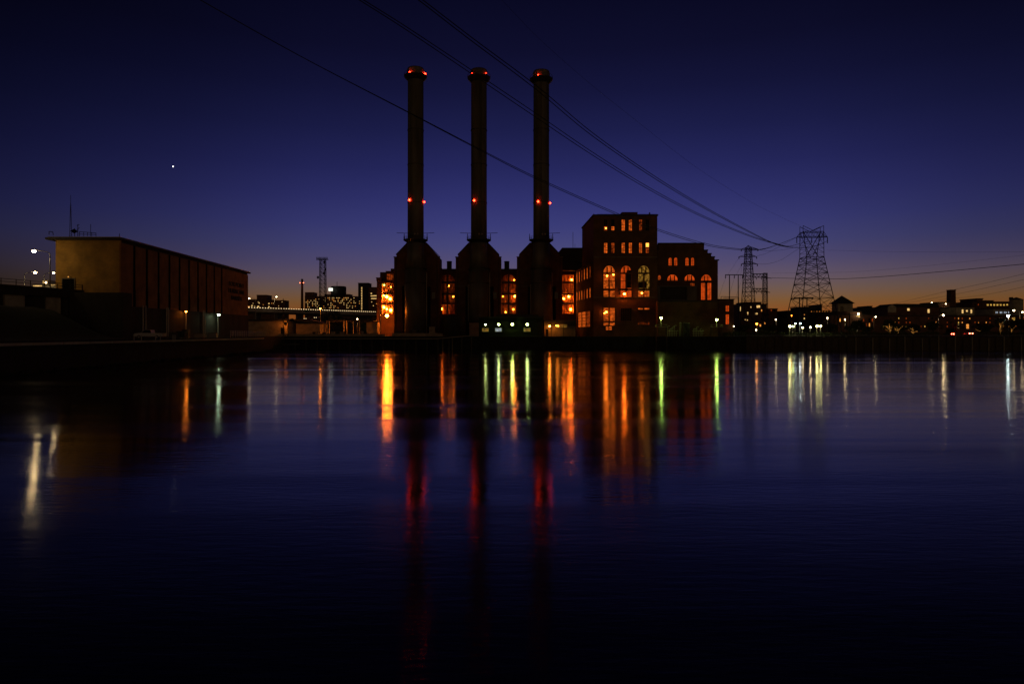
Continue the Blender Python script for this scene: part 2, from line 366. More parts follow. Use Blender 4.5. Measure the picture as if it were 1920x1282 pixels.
# ================= LEFT PUMPING STATION
A = (-82.0,143.0); B = (-86.0,222.5); zt = 25.4; zb = 11.7
ps = thing('pumping_station', 'long orange brick pumping station with flat overhanging roof on the left bank', 'building', (-90,180,G))
ps['wt'] = 'conc'
fs_ = sidefr(A, B)         # outward normal should face +x
nrm = fs_(0,1,0)-fs_(0,0,0)
if nrm.x < 0:
    _f = fs_; fs_ = lambda u, n, z, _f=_f: _f(u, -n, z)
MB().prism([(A[0]-.3,A[1]+.35),(B[0]-.3,B[1]),(B[0]-13.6,B[1]),(-95.5,A[1]+.35)], zb, zt).build('core_wall', 'concd', ps)
MB().prism([(A[0]+.05,A[1]+.3),(B[0]+.05,B[1]+.05),(B[0]-13.6,B[1]+.05),(-95.5,A[1]+.3)], G-1, zb).build('base_wall', 'concd', ps)
MB().prism([(A[0],A[1]),(A[0],A[1]+.34),(-95.6,A[1]+.34),(-95.6,A[1])], 14.3, zt).build('front_wall', 'brick_lit', ps)
MB().prism([(A[0]+.6,A[1]-1.2),(B[0]+.5,B[1]+.9),(B[0]-14.6,B[1]+.9),(-97,A[1]-1.2)], zt, zt+.45).build('roof', 'roof', ps)
MB().prism([(A[0]+.4,A[1]-.9),(B[0]+.3,B[1]+.7),(B[0]-14.2,B[1]+.7),(-96.7,A[1]-.9)], zt+.45, zt+.62).build('roof_edge', 'galv', ps)
ys = [148.8+5.65*k for k in range(10)]
u0 = 0.0
tt = (Vector(B)-Vector(A)).length
edges = [y-143 for y in ys]
starts = [0.0]+[e+.62 for e in edges]; ends = [e-.62 for e in edges]+[tt-.1]
for s_, e_ in zip(starts, ends):
    MB().fbox(fs_, s_, e_, zb, zt-.5, -.3, .02).build('brick_panel', 'brick2', ps)
for e in edges:
    MB().fbox(fs_, e-.62, e-.46, 15.4, zt-.5, -.3, -.02).build('brick_return', 'brick2', ps); MB().fbox(fs_, e+.46, e+.62, 15.4, zt-.5, -.3, -.02).build('brick_return', 'brick2', ps)
    o = MB().fbox(fs_, e-.6, e+.6, zb, 15.4, -.28, -.05).build('louvre', 'dark', ps)
    MB().fbox(fs_, e-.45, e+.45, 15.4, zt-.5, -.29, -.04).build('joint_rib', 'dark', ps)
# lettering
for txt, zl, sz in (('FOX POINT', 20.9, 1.5), ('HURRICANE', 18.8, 1.5), ('BARRIER', 16.7, 1.5)):
    cu = bpy.data.curves.new('lettering', 'FONT'); cu.body = txt; cu.size = sz*1.25; cu.extrude = .06; cu.align_x = 'CENTER'
    to = bpy.data.objects.new('tmp', cu); sc.collection.objects.link(to)
    dg = bpy.context.evaluated_depsgraph_get(); me = bpy.data.meshes.new_from_object(to.evaluated_get(dg))
    bpy.data.objects.remove(to)
    mb = MB(); mb.v = [fs_(68.5+v.co.x*1.35, .18+v.co.z, zl-.6+v.co.y) for v in me.vertices]; mb.f = [tuple(p.vertices) for p in me.polygons]
    mb.build('lettering', 'concd', ps)
MB().prism([(-79.7,139.8),(-79.7,143.2),(-90.6,143.2),(-90.6,139.8)], G-1, 14.28).build('front_base', 'concd', ps)
d_ = MB().box(X(118,143),X(140,143),142.85,143.1,14.35,Z(523,143)).build('door', 'dark', ps)
MB().box(X(116.8,143),X(118,143),142.8,143.1,14.35,Z(521.5,143)).box(X(140,143),X(141.2,143),142.8,143.1,14.35,Z(521.5,143)).box(X(118,143),X(140,143),142.8,143.1,Z(523,143),Z(521.5,143)).build('frame', 'conc', d_)
for px in (264.5,270.5,314,317.8,354,390,393.3,420.5):
    X_ = -82.2; y_ = 1280*-82.5/(px-960)
    u = y_-143; m_ = 'galv'
    MB().tube(fs_(u,.35,5.2), fs_(u,.35,zb+.4), .14, None, 8).build('downpipe', m_, ps)
MB().path([P(92,440,142),P(92,434,142),P(99,435,142),P(100,441,142)], .07).build('roof_bracket', 'steel', ps)
# roof kit
am = thing('antenna_mast', 'tall thin antenna mast on the brick station roof', 'antenna', tuple(P(132.5,443,150)))
b0 = P(132.5,444,150); b1 = P(132.5,366,150)
for dx, dy in ((-.25,0),(.25,0),(0,.4)): MB().tube(b0+Vector((dx,dy,0)), b1-Vector((0,0,1.6)), .05).build('rail', 'galvd', am)
MB().tube(b1-Vector((0,0,1.8)), b1, .04).build('whip', 'galvd', am)
g = MB()
for k in range(14): 
    z0 = b0.z+k*.5; g.tube((b0.x-.22,b0.y,z0),(b0.x+.22,b0.y,z0+.5),.025)
g.build('lacing', 'galvd', am)
dm = thing('dish_mast', 'short mast with dishes and yagi beside the tall antenna', 'antenna', tuple(P(141,443,149)))
MB().tube(P(140,443,149),P(140,428,149),.07).tube(P(146,443,149),P(146,421,149),.07).build('pole', 'galvd', dm)
MB().lathe(*P(139,434,148.6).xy, [(.1,P(0,438,149).z),(.75,P(0,434,149).z),(.1,P(0,430,149).z)],10).build('dish', 'galvd', dm)
MB().tube(P(144,423,149),P(149,421,149),.05).build('yagi', 'galvd', dm); MB().tube(P(144,431,149),P(149,427,149),.05).build('yagi', 'galvd', dm)
rl = thing('roof_railing', 'low pipe railing on the brick station roof beside the dishes', 'railing', tuple(P(165,443,148)))
MB().path([P(149,443,148),P(149,434.5,148),P(180,437,148),P(180,443,148)],.06).path([P(149,439,148),P(180,440,148)],.05).build('rail','galvd',rl)
for px in (157,164,172): MB().tube(P(px,443,148),P(px,435.5,148),.05).build('post','galvd',rl)
MB().tube(P(170,443,148),P(170,420.5,148),.05).build('whip','galvd',rl)
tag(MB().tube(P(224,446,143),P(224,438,143),.06).build('lightning_rod','galvd'), 'short lightning rod on the near corner of the brick roof', 'lightning rod')
walllamp('small lamp over the dark door of the brick station', 128, 519, 142.2, 'dots', .12)
walllamp('orange sodium lamp on the concrete base of the station', 349, 584, 173.0-.8, 'sodium', .2, (1,0))
walllamp('greenish white lamp on the concrete base of the station', 410, 590, 191.5, 'mercury', .34, (1,0))
# ramp bridge at the left
rb = thing('ramp_bridge', 'concrete ramp bridge with pipe railing leading to the station door', 'bridge', (-100,120,G))
ra = Vector((X(140,141),141)); rb_ = Vector((-93.8,125)); dr = (rb_-ra).normalized(); rc = ra+dr*75
pn = Vector((-abs(dr.y), dr.x*(-1 if dr.y > 0 else 1))); pn = Vector((-1, -.22)).normalized()
rbp = lambda s, n: ra+dr*s+pn*n
def slab(s0, s1, n0, n1, z0, z1): return MB().prism([tuple(rbp(s0,n0)),tuple(rbp(s1,n0)),tuple(rbp(s1,n1)),tuple(rbp(s0,n1))], z0, z1)
slab(-2,80,0,9,13.2,14.5).build('deck', 'concd', rb)
slab(-2,80,-.25,.3,14.5,14.95).build('kerb', 'concd', rb)
for s0, s1 in ((-1,1),(6.2,8.2),(15,18),(30,32),(45,47),(60,62)): slab(s0,s1,.6,8,G,13.2).build('pier', 'concd', rb)
slab(-1,62,8,8.6,G,13.2).build('back_wall', 'concd', rb)
slab(2.2,5.6,.9,8,G,13.2).build('lit_abutment', 'cream', rb); slab(10.2,14.2,.9,8,G,13.2).build('lit_abutment', 'cream', rb)  # paler colour stands in for light on the walls under the deck
rr = MB()
for z in (15.5,16.0): rr.tube((*rbp(-2,.1),z),(*rbp(80,.1),z),.05)
rr.build('handrail', 'steel', rb)
for k in range(28): MB().tube((*rbp(-2+k*3,.1),14.9),(*rbp(-2+k*3,.1),16.1),.07).build('post', 'steel', rb)
lamp('tall curved street lamp nearest the station corner', 64, 471, 137, 94, 'street', .34, 14.5)
lamp('lower street lamp leftmost behind the ramp railing', 66, 511, 180, 46, 'street', .32, G)
lamp('street lamp half hidden by the station left wall', 100.5, 512, 176, 83, 'street', .2, G)
fb = thing('far_building', 'small brightly lit pale building behind the ramp railing', 'building', (X(85,300),302,G))
MB().box(X(60,300),X(106,300),300,308,G,Z(533,300)).build('wall','cream',fb); MB().box(X(80,299.8),X(91,300),299.7,308,Z(533,300),Z(525,300)).build('upper_wall','cream',fb)
lights_pane(fb, front(299.7), X(81,300),X(90,300),Z(531,300),Z(527,300),'town'); lights_pane(fb, front(300), X(93,300),X(104,300),Z(535.5,300),Z(533.6,300),'town')
lights_pane(fb, front(300), X(62,300),X(79,300),Z(537,300),Z(535,300),'town')
walllamp('bright lamp on the small pale building', 86, 530, 297, 'streets', .3)

# ================= POWER STATION HALL
DH = 297.0
hall = thing('turbine_hall', 'brick power station hall with tall lit windows between the three stacks', 'building', (0,DH+10,G))
fh = front(DH)
zp = Z(506.5,DH)
# bays: (x0,x1,top,arched)
bays = [(716,737.3,530.5,False),(826.5,852.3,514.5,True),(940,967.3,514.5,True),(1053.5,1075.3,515.5,False)]
# wall with openings: build piers between the bays
wl = MB(); prev = X(706.5,DH)
for a, b, t_, ar in bays:
    xa, xb = X(a,DH), X(b,DH); zt_ = Z(t_,DH); z0 = Z(588,DH)
    wl.box(prev, xa, DH, DH+.8, G, zp if a > 720 else Z(527,DH))
    wl.box(xa, xb, DH, DH+.8, G, z0)
    if ar:
        pts = arch(xa, xb, z0, Z(528,DH), zt_, 12)[2:]      # from right spring over to left spring
        poly = [(xb, zp)]+[(xa, zp)]+[p for p in reversed(pts)]
        # split the spandrel in strips so that every face is convex
        rp = list(reversed(pts))
        for (u1,v1),(u2,v2) in zip(rp, rp[1:]): wl.extr([(u1,v1),(u2,v2),(u2,zp),(u1,zp)], fh, -.8, 0)
    else: wl.box(xa, xb, DH, DH+.8, zt_, zp if a > 720 else Z(527,DH))
    prev = xb
wl.box(prev, X(1090,DH), DH, DH+.8, G, zp)
wl.build('front_wall', 'brick', hall)
MB().box(X(716,DH)-2,X(1090,DH),DH+6.2,DH+30,G,zp-.3).build('rear_block','brick',hall)
MB().box(X(738,DH),X(1090,DH),DH-.35,DH+.9,zp,zp+.5).build('parapet','concd',hall)
MB().box(X(706,DH),X(714.5,DH),DH-.5,DH+6,Z(527,DH),Z(521.5,DH)).box(X(705,DH),X(715,DH),DH-.7,DH+.8,Z(521.5,DH),Z(520.3,DH)).build('corner_pier','brick',hall)
MB().box(X(723.5,DH),X(739,DH),DH+.2,DH+6,Z(527,DH),Z(509.5,DH)).box(X(723,DH),X(733.8,DH),DH,DH+6,Z(509.5,DH),Z(508,DH)).box(X(732.5,DH),X(740,DH),DH+.1,DH+6,Z(508,DH),Z(503.5,DH)).build('stepped_gable','brick',hall)
w_ = MB().box(X(725.5,DH),X(738.6,DH),DH+.05,DH+.19,Z(524.5,DH),Z(513.8,DH)).build('window','w_red',hall); w_.data.materials.clear(); w_.data.materials.append(M['w_dim'])
g = MB()
for q_ in range(1,4): g.box(X(725.5+q_*3.3,DH)-.06,X(725.5+q_*3.3,DH)+.06,DH-.02,DH+.04,Z(524.5,DH),Z(513.8,DH))
g.box(X(725.5,DH),X(738.6,DH),DH-.03,DH+.03,Z(519.3,DH),Z(518.7,DH)); g.build('frame','steel',w_)
rg = MB()
for a,b in ((714,724),(822,856),(936,970)):
    y = 520.5 if a < 720 else 503.6
    rg.tube(P(a,y,DH),P(b,y,DH),.06)
    for k in range(6): rg.tube(P(a+(b-a)*k/5,y,DH),P(a+(b-a)*k/5,y+3,DH),.05)
rg.build('roof_railing','steel',hall)
for a, b, t_, ar in bays:
    xa, xb = X(a,DH), X(b,DH); zt_ = Z(t_,DH); z0 = Z(588,DH); D2 = DH+6
    it = MB(); it.box(xa-.6,xa-.02,DH+.8,D2,z0-.5,zt_+1).box(xb+.02,xb+.6,DH+.8,D2,z0-.5,zt_+1).box(xa-.6,xb+.6,D2-.3,D2,z0-.5,zt_+1).box(xa,xb,DH+.8,D2-.3,z0-.5,z0).box(xa,xb,DH+.8,D2-.3,zt_+.3,zt_+.8)
    ro = it.build('machine_room','inner',hall)
    fl = MB()
    for yy in (551,569): fl.box(xa,xb,DH+2.6,D2-.3,Z(yy,DH)-.1,Z(yy,DH)+.1).box(xa,xb,DH+2.6,DH+2.66,Z(yy,DH)+1.0,Z(yy,DH)+1.06)
    for k in range(9): fl.box(xa+(xb-xa)*k/8-.03,xa+(xb-xa)*k/8+.03,DH+2.6,DH+2.66,z0,zt_-2)
    fl.build('catwalk','steel',ro)
    pp = MB()
    for k in range(7):
        x = random.uniform(xa+.3,xb-.3); y = random.uniform(DH+3,D2-.8); r = random.uniform(.1,.32); pp.tube((x,y,z0),(x,y,zt_),r,None,8)
        z = random.uniform(z0+1,zt_-2); pp.tube((xa,y,z),(xb,y,z),r*.7,None,8)
    for k in range(9):
        x = random.uniform(xa+.6,xb-1.6); z = random.choice([z0,Z(551,DH)+.1,Z(569,DH)+.1]); y=DH+3.4; pp.box(x,x+random.uniform(.6,1.6),y,y+1,z,z+random.uniform(.6,2.4))
    pp.build('pipework','inner',ro,)
    fr_ = MB(); mx = (xa+xb)/2
    cols = [0.5] if ar else []
    if ar: fr_.box(mx-.36,mx+.36,DH+.1,DH+.35,z0,zt_-.1)
    for yy in (529.5,551,569): 
        if Z(yy,DH) < zt_-.5: fr_.box(xa,xb,DH+.08,DH+.4,Z(yy,DH)-.4,Z(yy,DH)+.4)
    nn = 8
    sp_ = Z(528,DH)
    for k in range(1,nn):
        x = xa+(xb-xa)*k/nn; ztp = sp_+(zt_-sp_)*math.sqrt(max(0,1-((x-mx)/((xb-xa)/2))**2)) if ar else zt_
        fr_.box(x-.035,x+.035,DH+.2,DH+.26,z0,ztp)
    z = z0+.85
    while z < zt_-.4:
        hw = (xb-xa)/2*(math.sqrt(max(0,1-((z-sp_)/(zt_-sp_))**2)) if ar and z > sp_ else 1)
        fr_.box(mx-hw,mx+hw,DH+.19,DH+.27,z-.03,z+.03); z += .85
    fo = fr_.build('window','steel',hall)
    M.setdefault('clear', mat('clear_glass', (.02,.02,.02), .1))
def bulbs(lst):
    for k, (label, px, py, d, r, m) in enumerate(lst):
        p = P(px,py,d); t = thing('hall_lamp', label, 'lamp', tuple(p), 'lamps inside the tall windows')
        MB().tube(p+Vector((0,0,r)), p+Vector((0,0,r+1.0)), .05).build('hanger','steel',t)
        MB().ball(p, r, 10, 6).build('bulb', m, t)
M['hb'] = emit('hall_bulb', (1,.165,.01), 150); M['hs'] = emit('hall_bulb_small', (1,.19,.012), 60); M['hg'] = emit('green_bulb', (.7,.9,.1), 14)
bulbs([('left lamp on the second level of the leftmost window',720,553.5,DH+1.9,.42,'hb'),('middle lamp on the second level of the leftmost window',725.3,556.5,DH+1.7,.6,'hb'),('right lamp on the second level of the leftmost window',731.5,560.3,DH+1.5,.58,'hb'),
 ('left lamp on the lowest level of the leftmost window',720,576,DH+1.9,.5,'hb'),('middle lamp on the lowest level of the leftmost window',725.5,579.5,DH+2.1,.4,'hb'),('right lamp on the lowest level of the leftmost window',732.7,581.5,DH+1.6,.6,'hb'),
 ('small green lamp high in the leftmost window',720.5,534.5,DH+1.5,.3,'hg'),('weak lamp high right in the leftmost window',733,538,DH+3,.2,'hs'),
 ('lamp at the lower left of the window between first and second stack',828.5,579,DH+1.6,.34,'hb'),('weak lamp right of that window third level',850,556,DH+2,.25,'hs'),('weak lamp high in the window between first and second stack',842,536,DH+2.4,.2,'hs'),
 ('lamp right side third level between second and third stack',965,555.5,DH+1.4,.38,'hb'),('weak lamp left side third level between second and third stack',943,556,DH+2,.22,'hs'),('low right lamp between second and third stack',962.5,580,DH+2,.3,'hs'),('low left lamp between second and third stack',948,585,DH+1.7,.28,'hs'),('lamp under the arch between second and third stack',964,525,DH+2,.22,'hs'),
 ('lamp in the top light of the rightmost tall window',1072,524.5,DH+1.6,.38,'hb'),('left lamp third level of the rightmost tall window',1057,560,DH+1.6,.36,'hb'),('right lamp third level of the rightmost tall window',1066.5,556,DH+1.6,.42,'hb'),('lamp in the lowest light of the rightmost tall window',1070,580,DH+1.6,.45,'hb')])
for px, lab in ((842.5,'squat dark roof chimney between the first and second stacks'),(950.3,'squat dark roof chimney between the second and third stacks')):
    c = P(px,0,DH+4); t = thing('roof_chimney', lab, 'chimney', (c.x,DH+4,zp-.5), 'squat chimneys on the hall roof')
    MB().lathe(c.x,DH+4,[(1.1,zp-.5),(1.1,Z(491.5,DH+4))],16).build('shaft','roof',t,True); MB().lathe(c.x,DH+4,[(1.2,Z(491.5,DH+4)),(1.2,Z(490,DH+4))],16).build('rim','roof',t)
# ================= STACK HOUSES AND STACKS
stk = [(781.5,779.4,285.0,129,'leftmost'),(897,898,286.9,132,'middle'),(1012,1014.9,288.4,134.5,'rightmost')]
for hc, scx, d, ytop, nm in stk:
    dh = d+1.0; k = d/F; fr = front(dh); cx = X(hc,dh); hw = 42.6*dh/F
    t = thing('boiler_house', f'brick gabled boiler house behind the {nm} stack', 'building', (cx,dh+4,G), 'gabled boiler houses')
    z1 = Z(483,dh); zs = Z(477.5,dh); za = Z(456,dh); zslot = Z(537,dh)
    scl = X(scx,dh); sw = 5.0
    L0, L1 = cx-hw, cx+hw
    wl = MB()
    wl.box(L0, scl-sw-.6, dh, dh+9.8, G, z1).box(scl+sw+1.2, L1, dh, dh+9.8, G, z1).box(scl-sw-.6, scl+sw+1.2, dh, dh+9.8, zslot, z1)
    wl.extr([(cx-8.5,z1),(cx+8.5,z1),(cx+8.5,zs),(cx+4.1,za),(cx-4.1,za),(cx-8.5,zs)], fr, -9.8, 0)
    wl.build('wall','brick',t)
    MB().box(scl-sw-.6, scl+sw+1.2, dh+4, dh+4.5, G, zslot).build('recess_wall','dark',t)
    for y_ in (505,537): MB().box(L0-.05,scl-sw-.6,dh-.15,dh,Z(y_,dh)-.15,Z(y_,dh)+.15).build('string_course','conc',t)
    for px_ in (L0+.9,L1-1.0): MB().tube((px_,dh-.2,G),(px_,dh-.2,z1),.1,None,6).build('downpipe','galvd',t)
    window(t, fr, cx+hw-3.2, cx+hw-1.9, Z(560,dh), Z(548,dh), 'glass', None, 2, 3)
    MB().box(L0-.2,L0+1.1,dh-.2,dh+1,z1,z1+.45).box(L1-1.1,L1+.2,dh-.2,dh+1,z1,z1+.45).build('shoulder_cornice','conc',t)
    cp = MB()
    for s in (-1,1): cp.extr([(cx+s*8.75,zs-.1),(cx+s*8.75,zs+.25),(cx+s*4.1,za+.3),(cx+s*4.1,za-.05)], fr, -10, .15)
    cp.box(cx-4.1,cx+4.1,dh-.15,dh+9.9,za-.01,za+.28); cp.build('coping','galvd',t)
    # stack
    sx = X(scx,d-4.2); yy = d-4.2; u = lambda y: Z(y,yy)
    st = thing('smokestack', f'{nm} of the three tall dark steel smokestacks', 'smokestack', (sx,yy,G), 'three tall smokestacks')
    rb0, rt = 19.2*yy/F, 15.1*yy/F
    zb0 = G if nm != 'middle' else u(603)
    lab = MB().lathe(sx,yy,[(rb0,zb0),(rb0,u(505))],40).build('lower_casing','stack',st,True)
    MB().lathe(sx,yy,[(rb0*.97,u(505)),(rt*1.06,u(480)),(rt*1.0,u(455))],40).build('cone','stack',st,True)
    MB().lathe(sx,yy,[(rt,u(455)),(rt*.985,u(380)),(rt*.97,u(ytop+16))],40).build('shaft','stack',st,True)
    for y_, rr_ in ((505,rb0+.35),(531.5,rb0+.15)): MB().lathe(sx,yy,[(rr_,u(y_)-.2),(rr_,u(y_)+.2)],40).build('flange','steel',st)
    for y_ in (245,310,381): MB().lathe(sx,yy,[(rt+.1,u(y_)-.12),(rt+.1,u(y_)+.12)],32).build('flange','steel',st)
    # crown
    zc = u(ytop+21)
    cr = MB().lathe(sx,yy,[(rt*.97,zc-.6),(rt+1.1,zc+.6),(rt+1.45,zc+1.1),(rt+1.45,zc+1.5)],32).build('crown_platform','steel',st)
    MB().lathe(sx,yy,[(rt+.15,zc+1.5),(rt+.2,u(ytop+3)),(rt-.1,u(ytop)),(rt-.6,u(ytop))],32,False).build('crown_cap','stack',st,True)
    g = MB()
    for i in range(24):
        a = 2*math.pi*i/24; g.tube((sx+(rt+1.38)*math.cos(a),yy+(rt+1.38)*math.sin(a),zc+1.5),(sx+(rt+1.38)*math.cos(a),yy+(rt+1.38)*math.sin(a),zc+2.6),.05,None,4)
    g.lathe(sx,yy,[(rt+1.4,zc+2.5),(rt+1.4,zc+2.6)],32,False); g.build('railing','steel',cr)
    # platform with davits
    zpf = u(451)
    pf = MB().lathe(sx,yy,[(rt+.2,zpf-1.0),(rt+1.7,zpf),(rt+1.7,zpf+.3)],32).build('platform','steel',st)
    g = MB()
    for i in range(22):
        a = 2*math.pi*i/22; g.tube((sx+(rt+1.6)*math.cos(a),yy+(rt+1.6)*math.sin(a),zpf+.3),(sx+(rt+1.6)*math.cos(a),yy+(rt+1.6)*math.sin(a),zpf+1.5),.05,None,4)
    for zz_ in (.9,1.45): g.lathe(sx,yy,[(rt+1.65,zpf+zz_),(rt+1.65,zpf+zz_+.08)],32,False)
    g.build('railing','steel',pf)
    for s in (-1,1):
        if nm == 'rightmost' and s < 0: 
            MB().tube((sx-rt-1.5,yy,zpf),(sx-rt-1.5,yy,zpf+2.8),.13).build('davit','steel',pf); continue
        MB().tube((sx+s*(rt+1.4),yy,zpf),(sx+s*(rt+1.4),yy,zpf+2.8),.14).tube((sx+s*(rt-.2),yy-.5,zpf+2.9),(sx+s*(rt+4.4),yy-.5,zpf+3.1),.1).build('davit','steel',pf)
    for dx in (.3,1.4): MB().ball((sx+dx,yy-rt-1.6,zpf+2.0),.4,8,6).build('beacon','galv',pf)
    for s_ in (-1,1): MB().tube((sx+s_*(rb0+.22),yy+.6,zb0),(sx+s_*(rb0+.22),yy+.6,u(533 if s_<0 else 511)),.17,None,8).build('riser_pipe','galv',st)
    la = MB(); lx = sx+{'leftmost':-1.4,'middle':.9,'rightmost':-.4}[nm]; ly = yy-math.sqrt(rt*rt-(lx-sx)**2)-.25
    for dx in (-.3,.3): la.tube((lx+dx,ly,u(455)),(lx+dx,ly+.1,u(ytop+18)),.05,None,4)
    for k_ in range(60): z_ = u(455)+(u(ytop+18)-u(455))*k_/60; la.tube((lx-.3,ly,z_),(lx+.3,ly,z_),.03,None,3)
    la.build('ladder','galvd',st)
    if nm == 'middle':
        g = MB()
        for dx in (-3.6,0,3.6):
            for dy in (-2.6,2.6): g.tube((sx+dx,yy+dy,G),(sx+dx,yy+dy,zb0),.22)
        g.build('support_leg','steel',st)
    # aviation lights: crown pair and mid-height pair
    def beac(label, dx, py, rad, m):
        x = sx+dx; rr_ = rt+(.7 if py < 200 else .3); yb = yy-math.sqrt(max(.01, rr_*rr_-min(abs(dx),rr_)**2))-.25
        if abs(dx) > rr_: x = sx+math.copysign(rr_+.25,dx); yb = yy-.3
        z = Z(py,yb); b = thing('warning_light', label, 'warning light', (x,yb,z-.4), 'red warning lights on the stacks')
        MB().tube((x,yb,z-.6),(x,yb,z-.1),.12).tube((x,yb,z-.5),(x+(sx-x)*.2,yb+.5,z-.5),.08).build('bracket','steel',b)
        MB().ball((x,yb,z),rad,10,6,1.1).build('lens',m,b)
    if nm == 'leftmost':
        beac('red light on the left of the leftmost stack crown',(771.5-scx)*k,137,.5,'redl'); beac('red light on the right of the leftmost stack crown',(797-scx)*k,139.5,.46,'redl')
        beac('red light halfway up the leftmost stack, left side',(770-scx)*k,375,.4,'redl'); beac('red light halfway up the leftmost stack, right edge',(795.5-scx)*k,379,.33,'redl')
    if nm == 'middle':
        beac('dim red light at the left rim of the middle crown',(886-scx)*k,137.5,.2,'redg'); beac('dim red light at the right rim of the middle crown',(911.5-scx)*k,137.5,.28,'redg')
        beac('red light halfway up the middle stack',(890-scx)*k,376,.4,'redl')
    if nm == 'rightmost':
        beac('red light on the rightmost stack crown',(1008.5-scx)*k,142.5,.48,'redl')
        beac('red light halfway up the rightmost stack, left side',(1008.5-scx)*k,378,.4,'redl'); beac('red light halfway up the rightmost stack, right edge',(1031-scx)*k,381,.33,'redl')
# dark plant block right of the third house
db = thing('duct_block', 'dark steel clad plant block with antennas beside the rightmost stack', 'building', (X(1072,293),300,G))
MB().extr([(X(1046,293),Z(507,293)),(X(1092,293),Z(507,293)),(X(1092,293),Z(464.5,293)),(X(1054,293),Z(464.5,293)),(X(1046,293),Z(474,293))], front(293), -14, 0).build('cladding','roof',db)
MB().box(X(1078,293),X(1091,293),291,293,Z(492,293),Z(469,293)).build('duct','concd',db)
for px in (1057,1062,1068): MB().tube(P(px,500,292.6),P(px+2,470,292.6),.12).build('pipe','steel',db)
MB().tube(P(1074.3,464.5,296),P(1074.3,435,296),.09).tube(P(1078,464.5,296),P(1078,457,296),.06).build('antenna','steel',db)

# ================= TALL BRICK BLOCK
DT = 255.0; ft_ = front(DT)
tb = thing('brick_tower_block', 'tall brick power station block with glowing orange arched windows', 'building', (X(1170,DT),DT+10,G))
zr = Z(404.5,DT); xl, xr = X(1113,DT), X(1232.5,DT)
MB().prism([(xl,DT),(xr,DT),(xr,DT+31),(xl-1.1,DT+31)], G-1, zr).build('wall','brick',tb)
MB().prism([(xl-.3,DT-.35),(xr+.3,DT-.35),(xr+.3,DT+31.3),(xl-1.4,DT+31.3)], zr, zr+.45).build('cornice','concd',tb)
MB().box(X(1166.5,DT),X(1195.5,DT),DT+.2,DT+8,zr+.45,Z(398.5,DT)).build('penthouse','brick',tb)
MB().box(X(1166,DT),X(1196,DT),DT,DT+8.2,Z(398.5,DT),Z(397.7,DT)).build('penthouse_cap','concd',tb)
for y_ in (557.5,482): MB().box(xl-.1,xr+.1,DT-.18,DT,Z(y_,DT)-.2,Z(y_,DT)+.2).build('string_course','conc',tb)
g = MB().tube(P(1120,401.5,DT+1),P(1232,401.5,DT+1),.05)
for px in range(1120,1233,8): g.tube(P(px,401.5,DT+1),P(px,405,DT+1),.04)
g.build('roof_railing','steel',tb)
MB().tube(P(1218,404,DT+2),P(1218,398.5,DT+2),.28).build('vent_pipe','steel',tb); MB().tube(P(1115,404,DT+1),P(1113,400.5,DT+1),.1).build('vent_pipe','steel',tb)
xs_ = [(1132.5,1138.6),(1146.2,1152),(1165.5,1171.4),(1179,1184.6),(1198.2,1203.6),(1210.8,1216.5)]
for i, (a, b) in enumerate(xs_):
    window(tb, ft_, X(a,DT),X(b,DT),Z(432.5,DT),Z(412,DT),['dark','dark','w_orange','w_orange','w_dim','dark'][i],None,2,4)
    if i < 2: MB().fbox(ft_,X(a+.3,DT),X(b-.3,DT),Z(431.8,DT),Z(425,DT),.031,.05).build('lit_pane','w_orange',tb)
    if i == 0: MB().ball(P(1136,428,DT-.15),.3,8,6).build('window_lamp',emit('window_lamp',(1,.35,.05),6),tb)
    window(tb, ft_, X(a,DT),X(b,DT),Z(474.5,DT),Z(455.5,DT),['w_orange','w_dim','w_orange','w_orange','w_orange','w_dim'][i],None,2,4)
    if i == 5: MB().fbox(ft_,X(a+.2,DT),X(b-.2,DT),Z(463,DT),Z(456,DT),.031,.3).build('lit_pane','w_bright',tb)
for i, (a, b) in enumerate(((1131.7,1152.4),(1164,1183.7),(1196.8,1217.3))):
    x0, x1 = X(a,DT), X(b,DT); w1 = x1-x0; mx = (x0+x1)/2
    th = [(x0+.27*w1,x0+.36*w1,Z(511,DT),Z(500.5,DT)),(x1-.36*w1,x1-.27*w1,Z(511,DT),Z(500.5,DT)),(mx-.3,mx+.3,Z(556.5,DT),Z(511,DT)),
          (x0,x1,Z(513.8,DT),Z(511,DT)),(x0,x1,Z(545,DT),Z(541,DT)),(x0,x1,Z(527.5,DT),Z(526.5,DT))]
    window(tb, ft_, x0,x1,Z(556.5,DT),Z(498.3,DT),['w_orange','w_red','w_green'][i],Z(510,DT),8,12,.06,th)
    if i == 1: MB().fbox(ft_,mx+.25,x1-.02,Z(540,DT),Z(500.5,DT)-1.2,.03,.06).build('blind','dark',tb)
    if i == 2: MB().fbox(ft_,x0+.05,x1-.9,Z(540,DT),Z(528,DT),.03,.06).build('blind','dark',tb); MB().fbox(ft_,x0+.1,x1-.1,Z(556,DT),Z(546,DT),.03,.05).build('lit_pane','w_orange',tb)
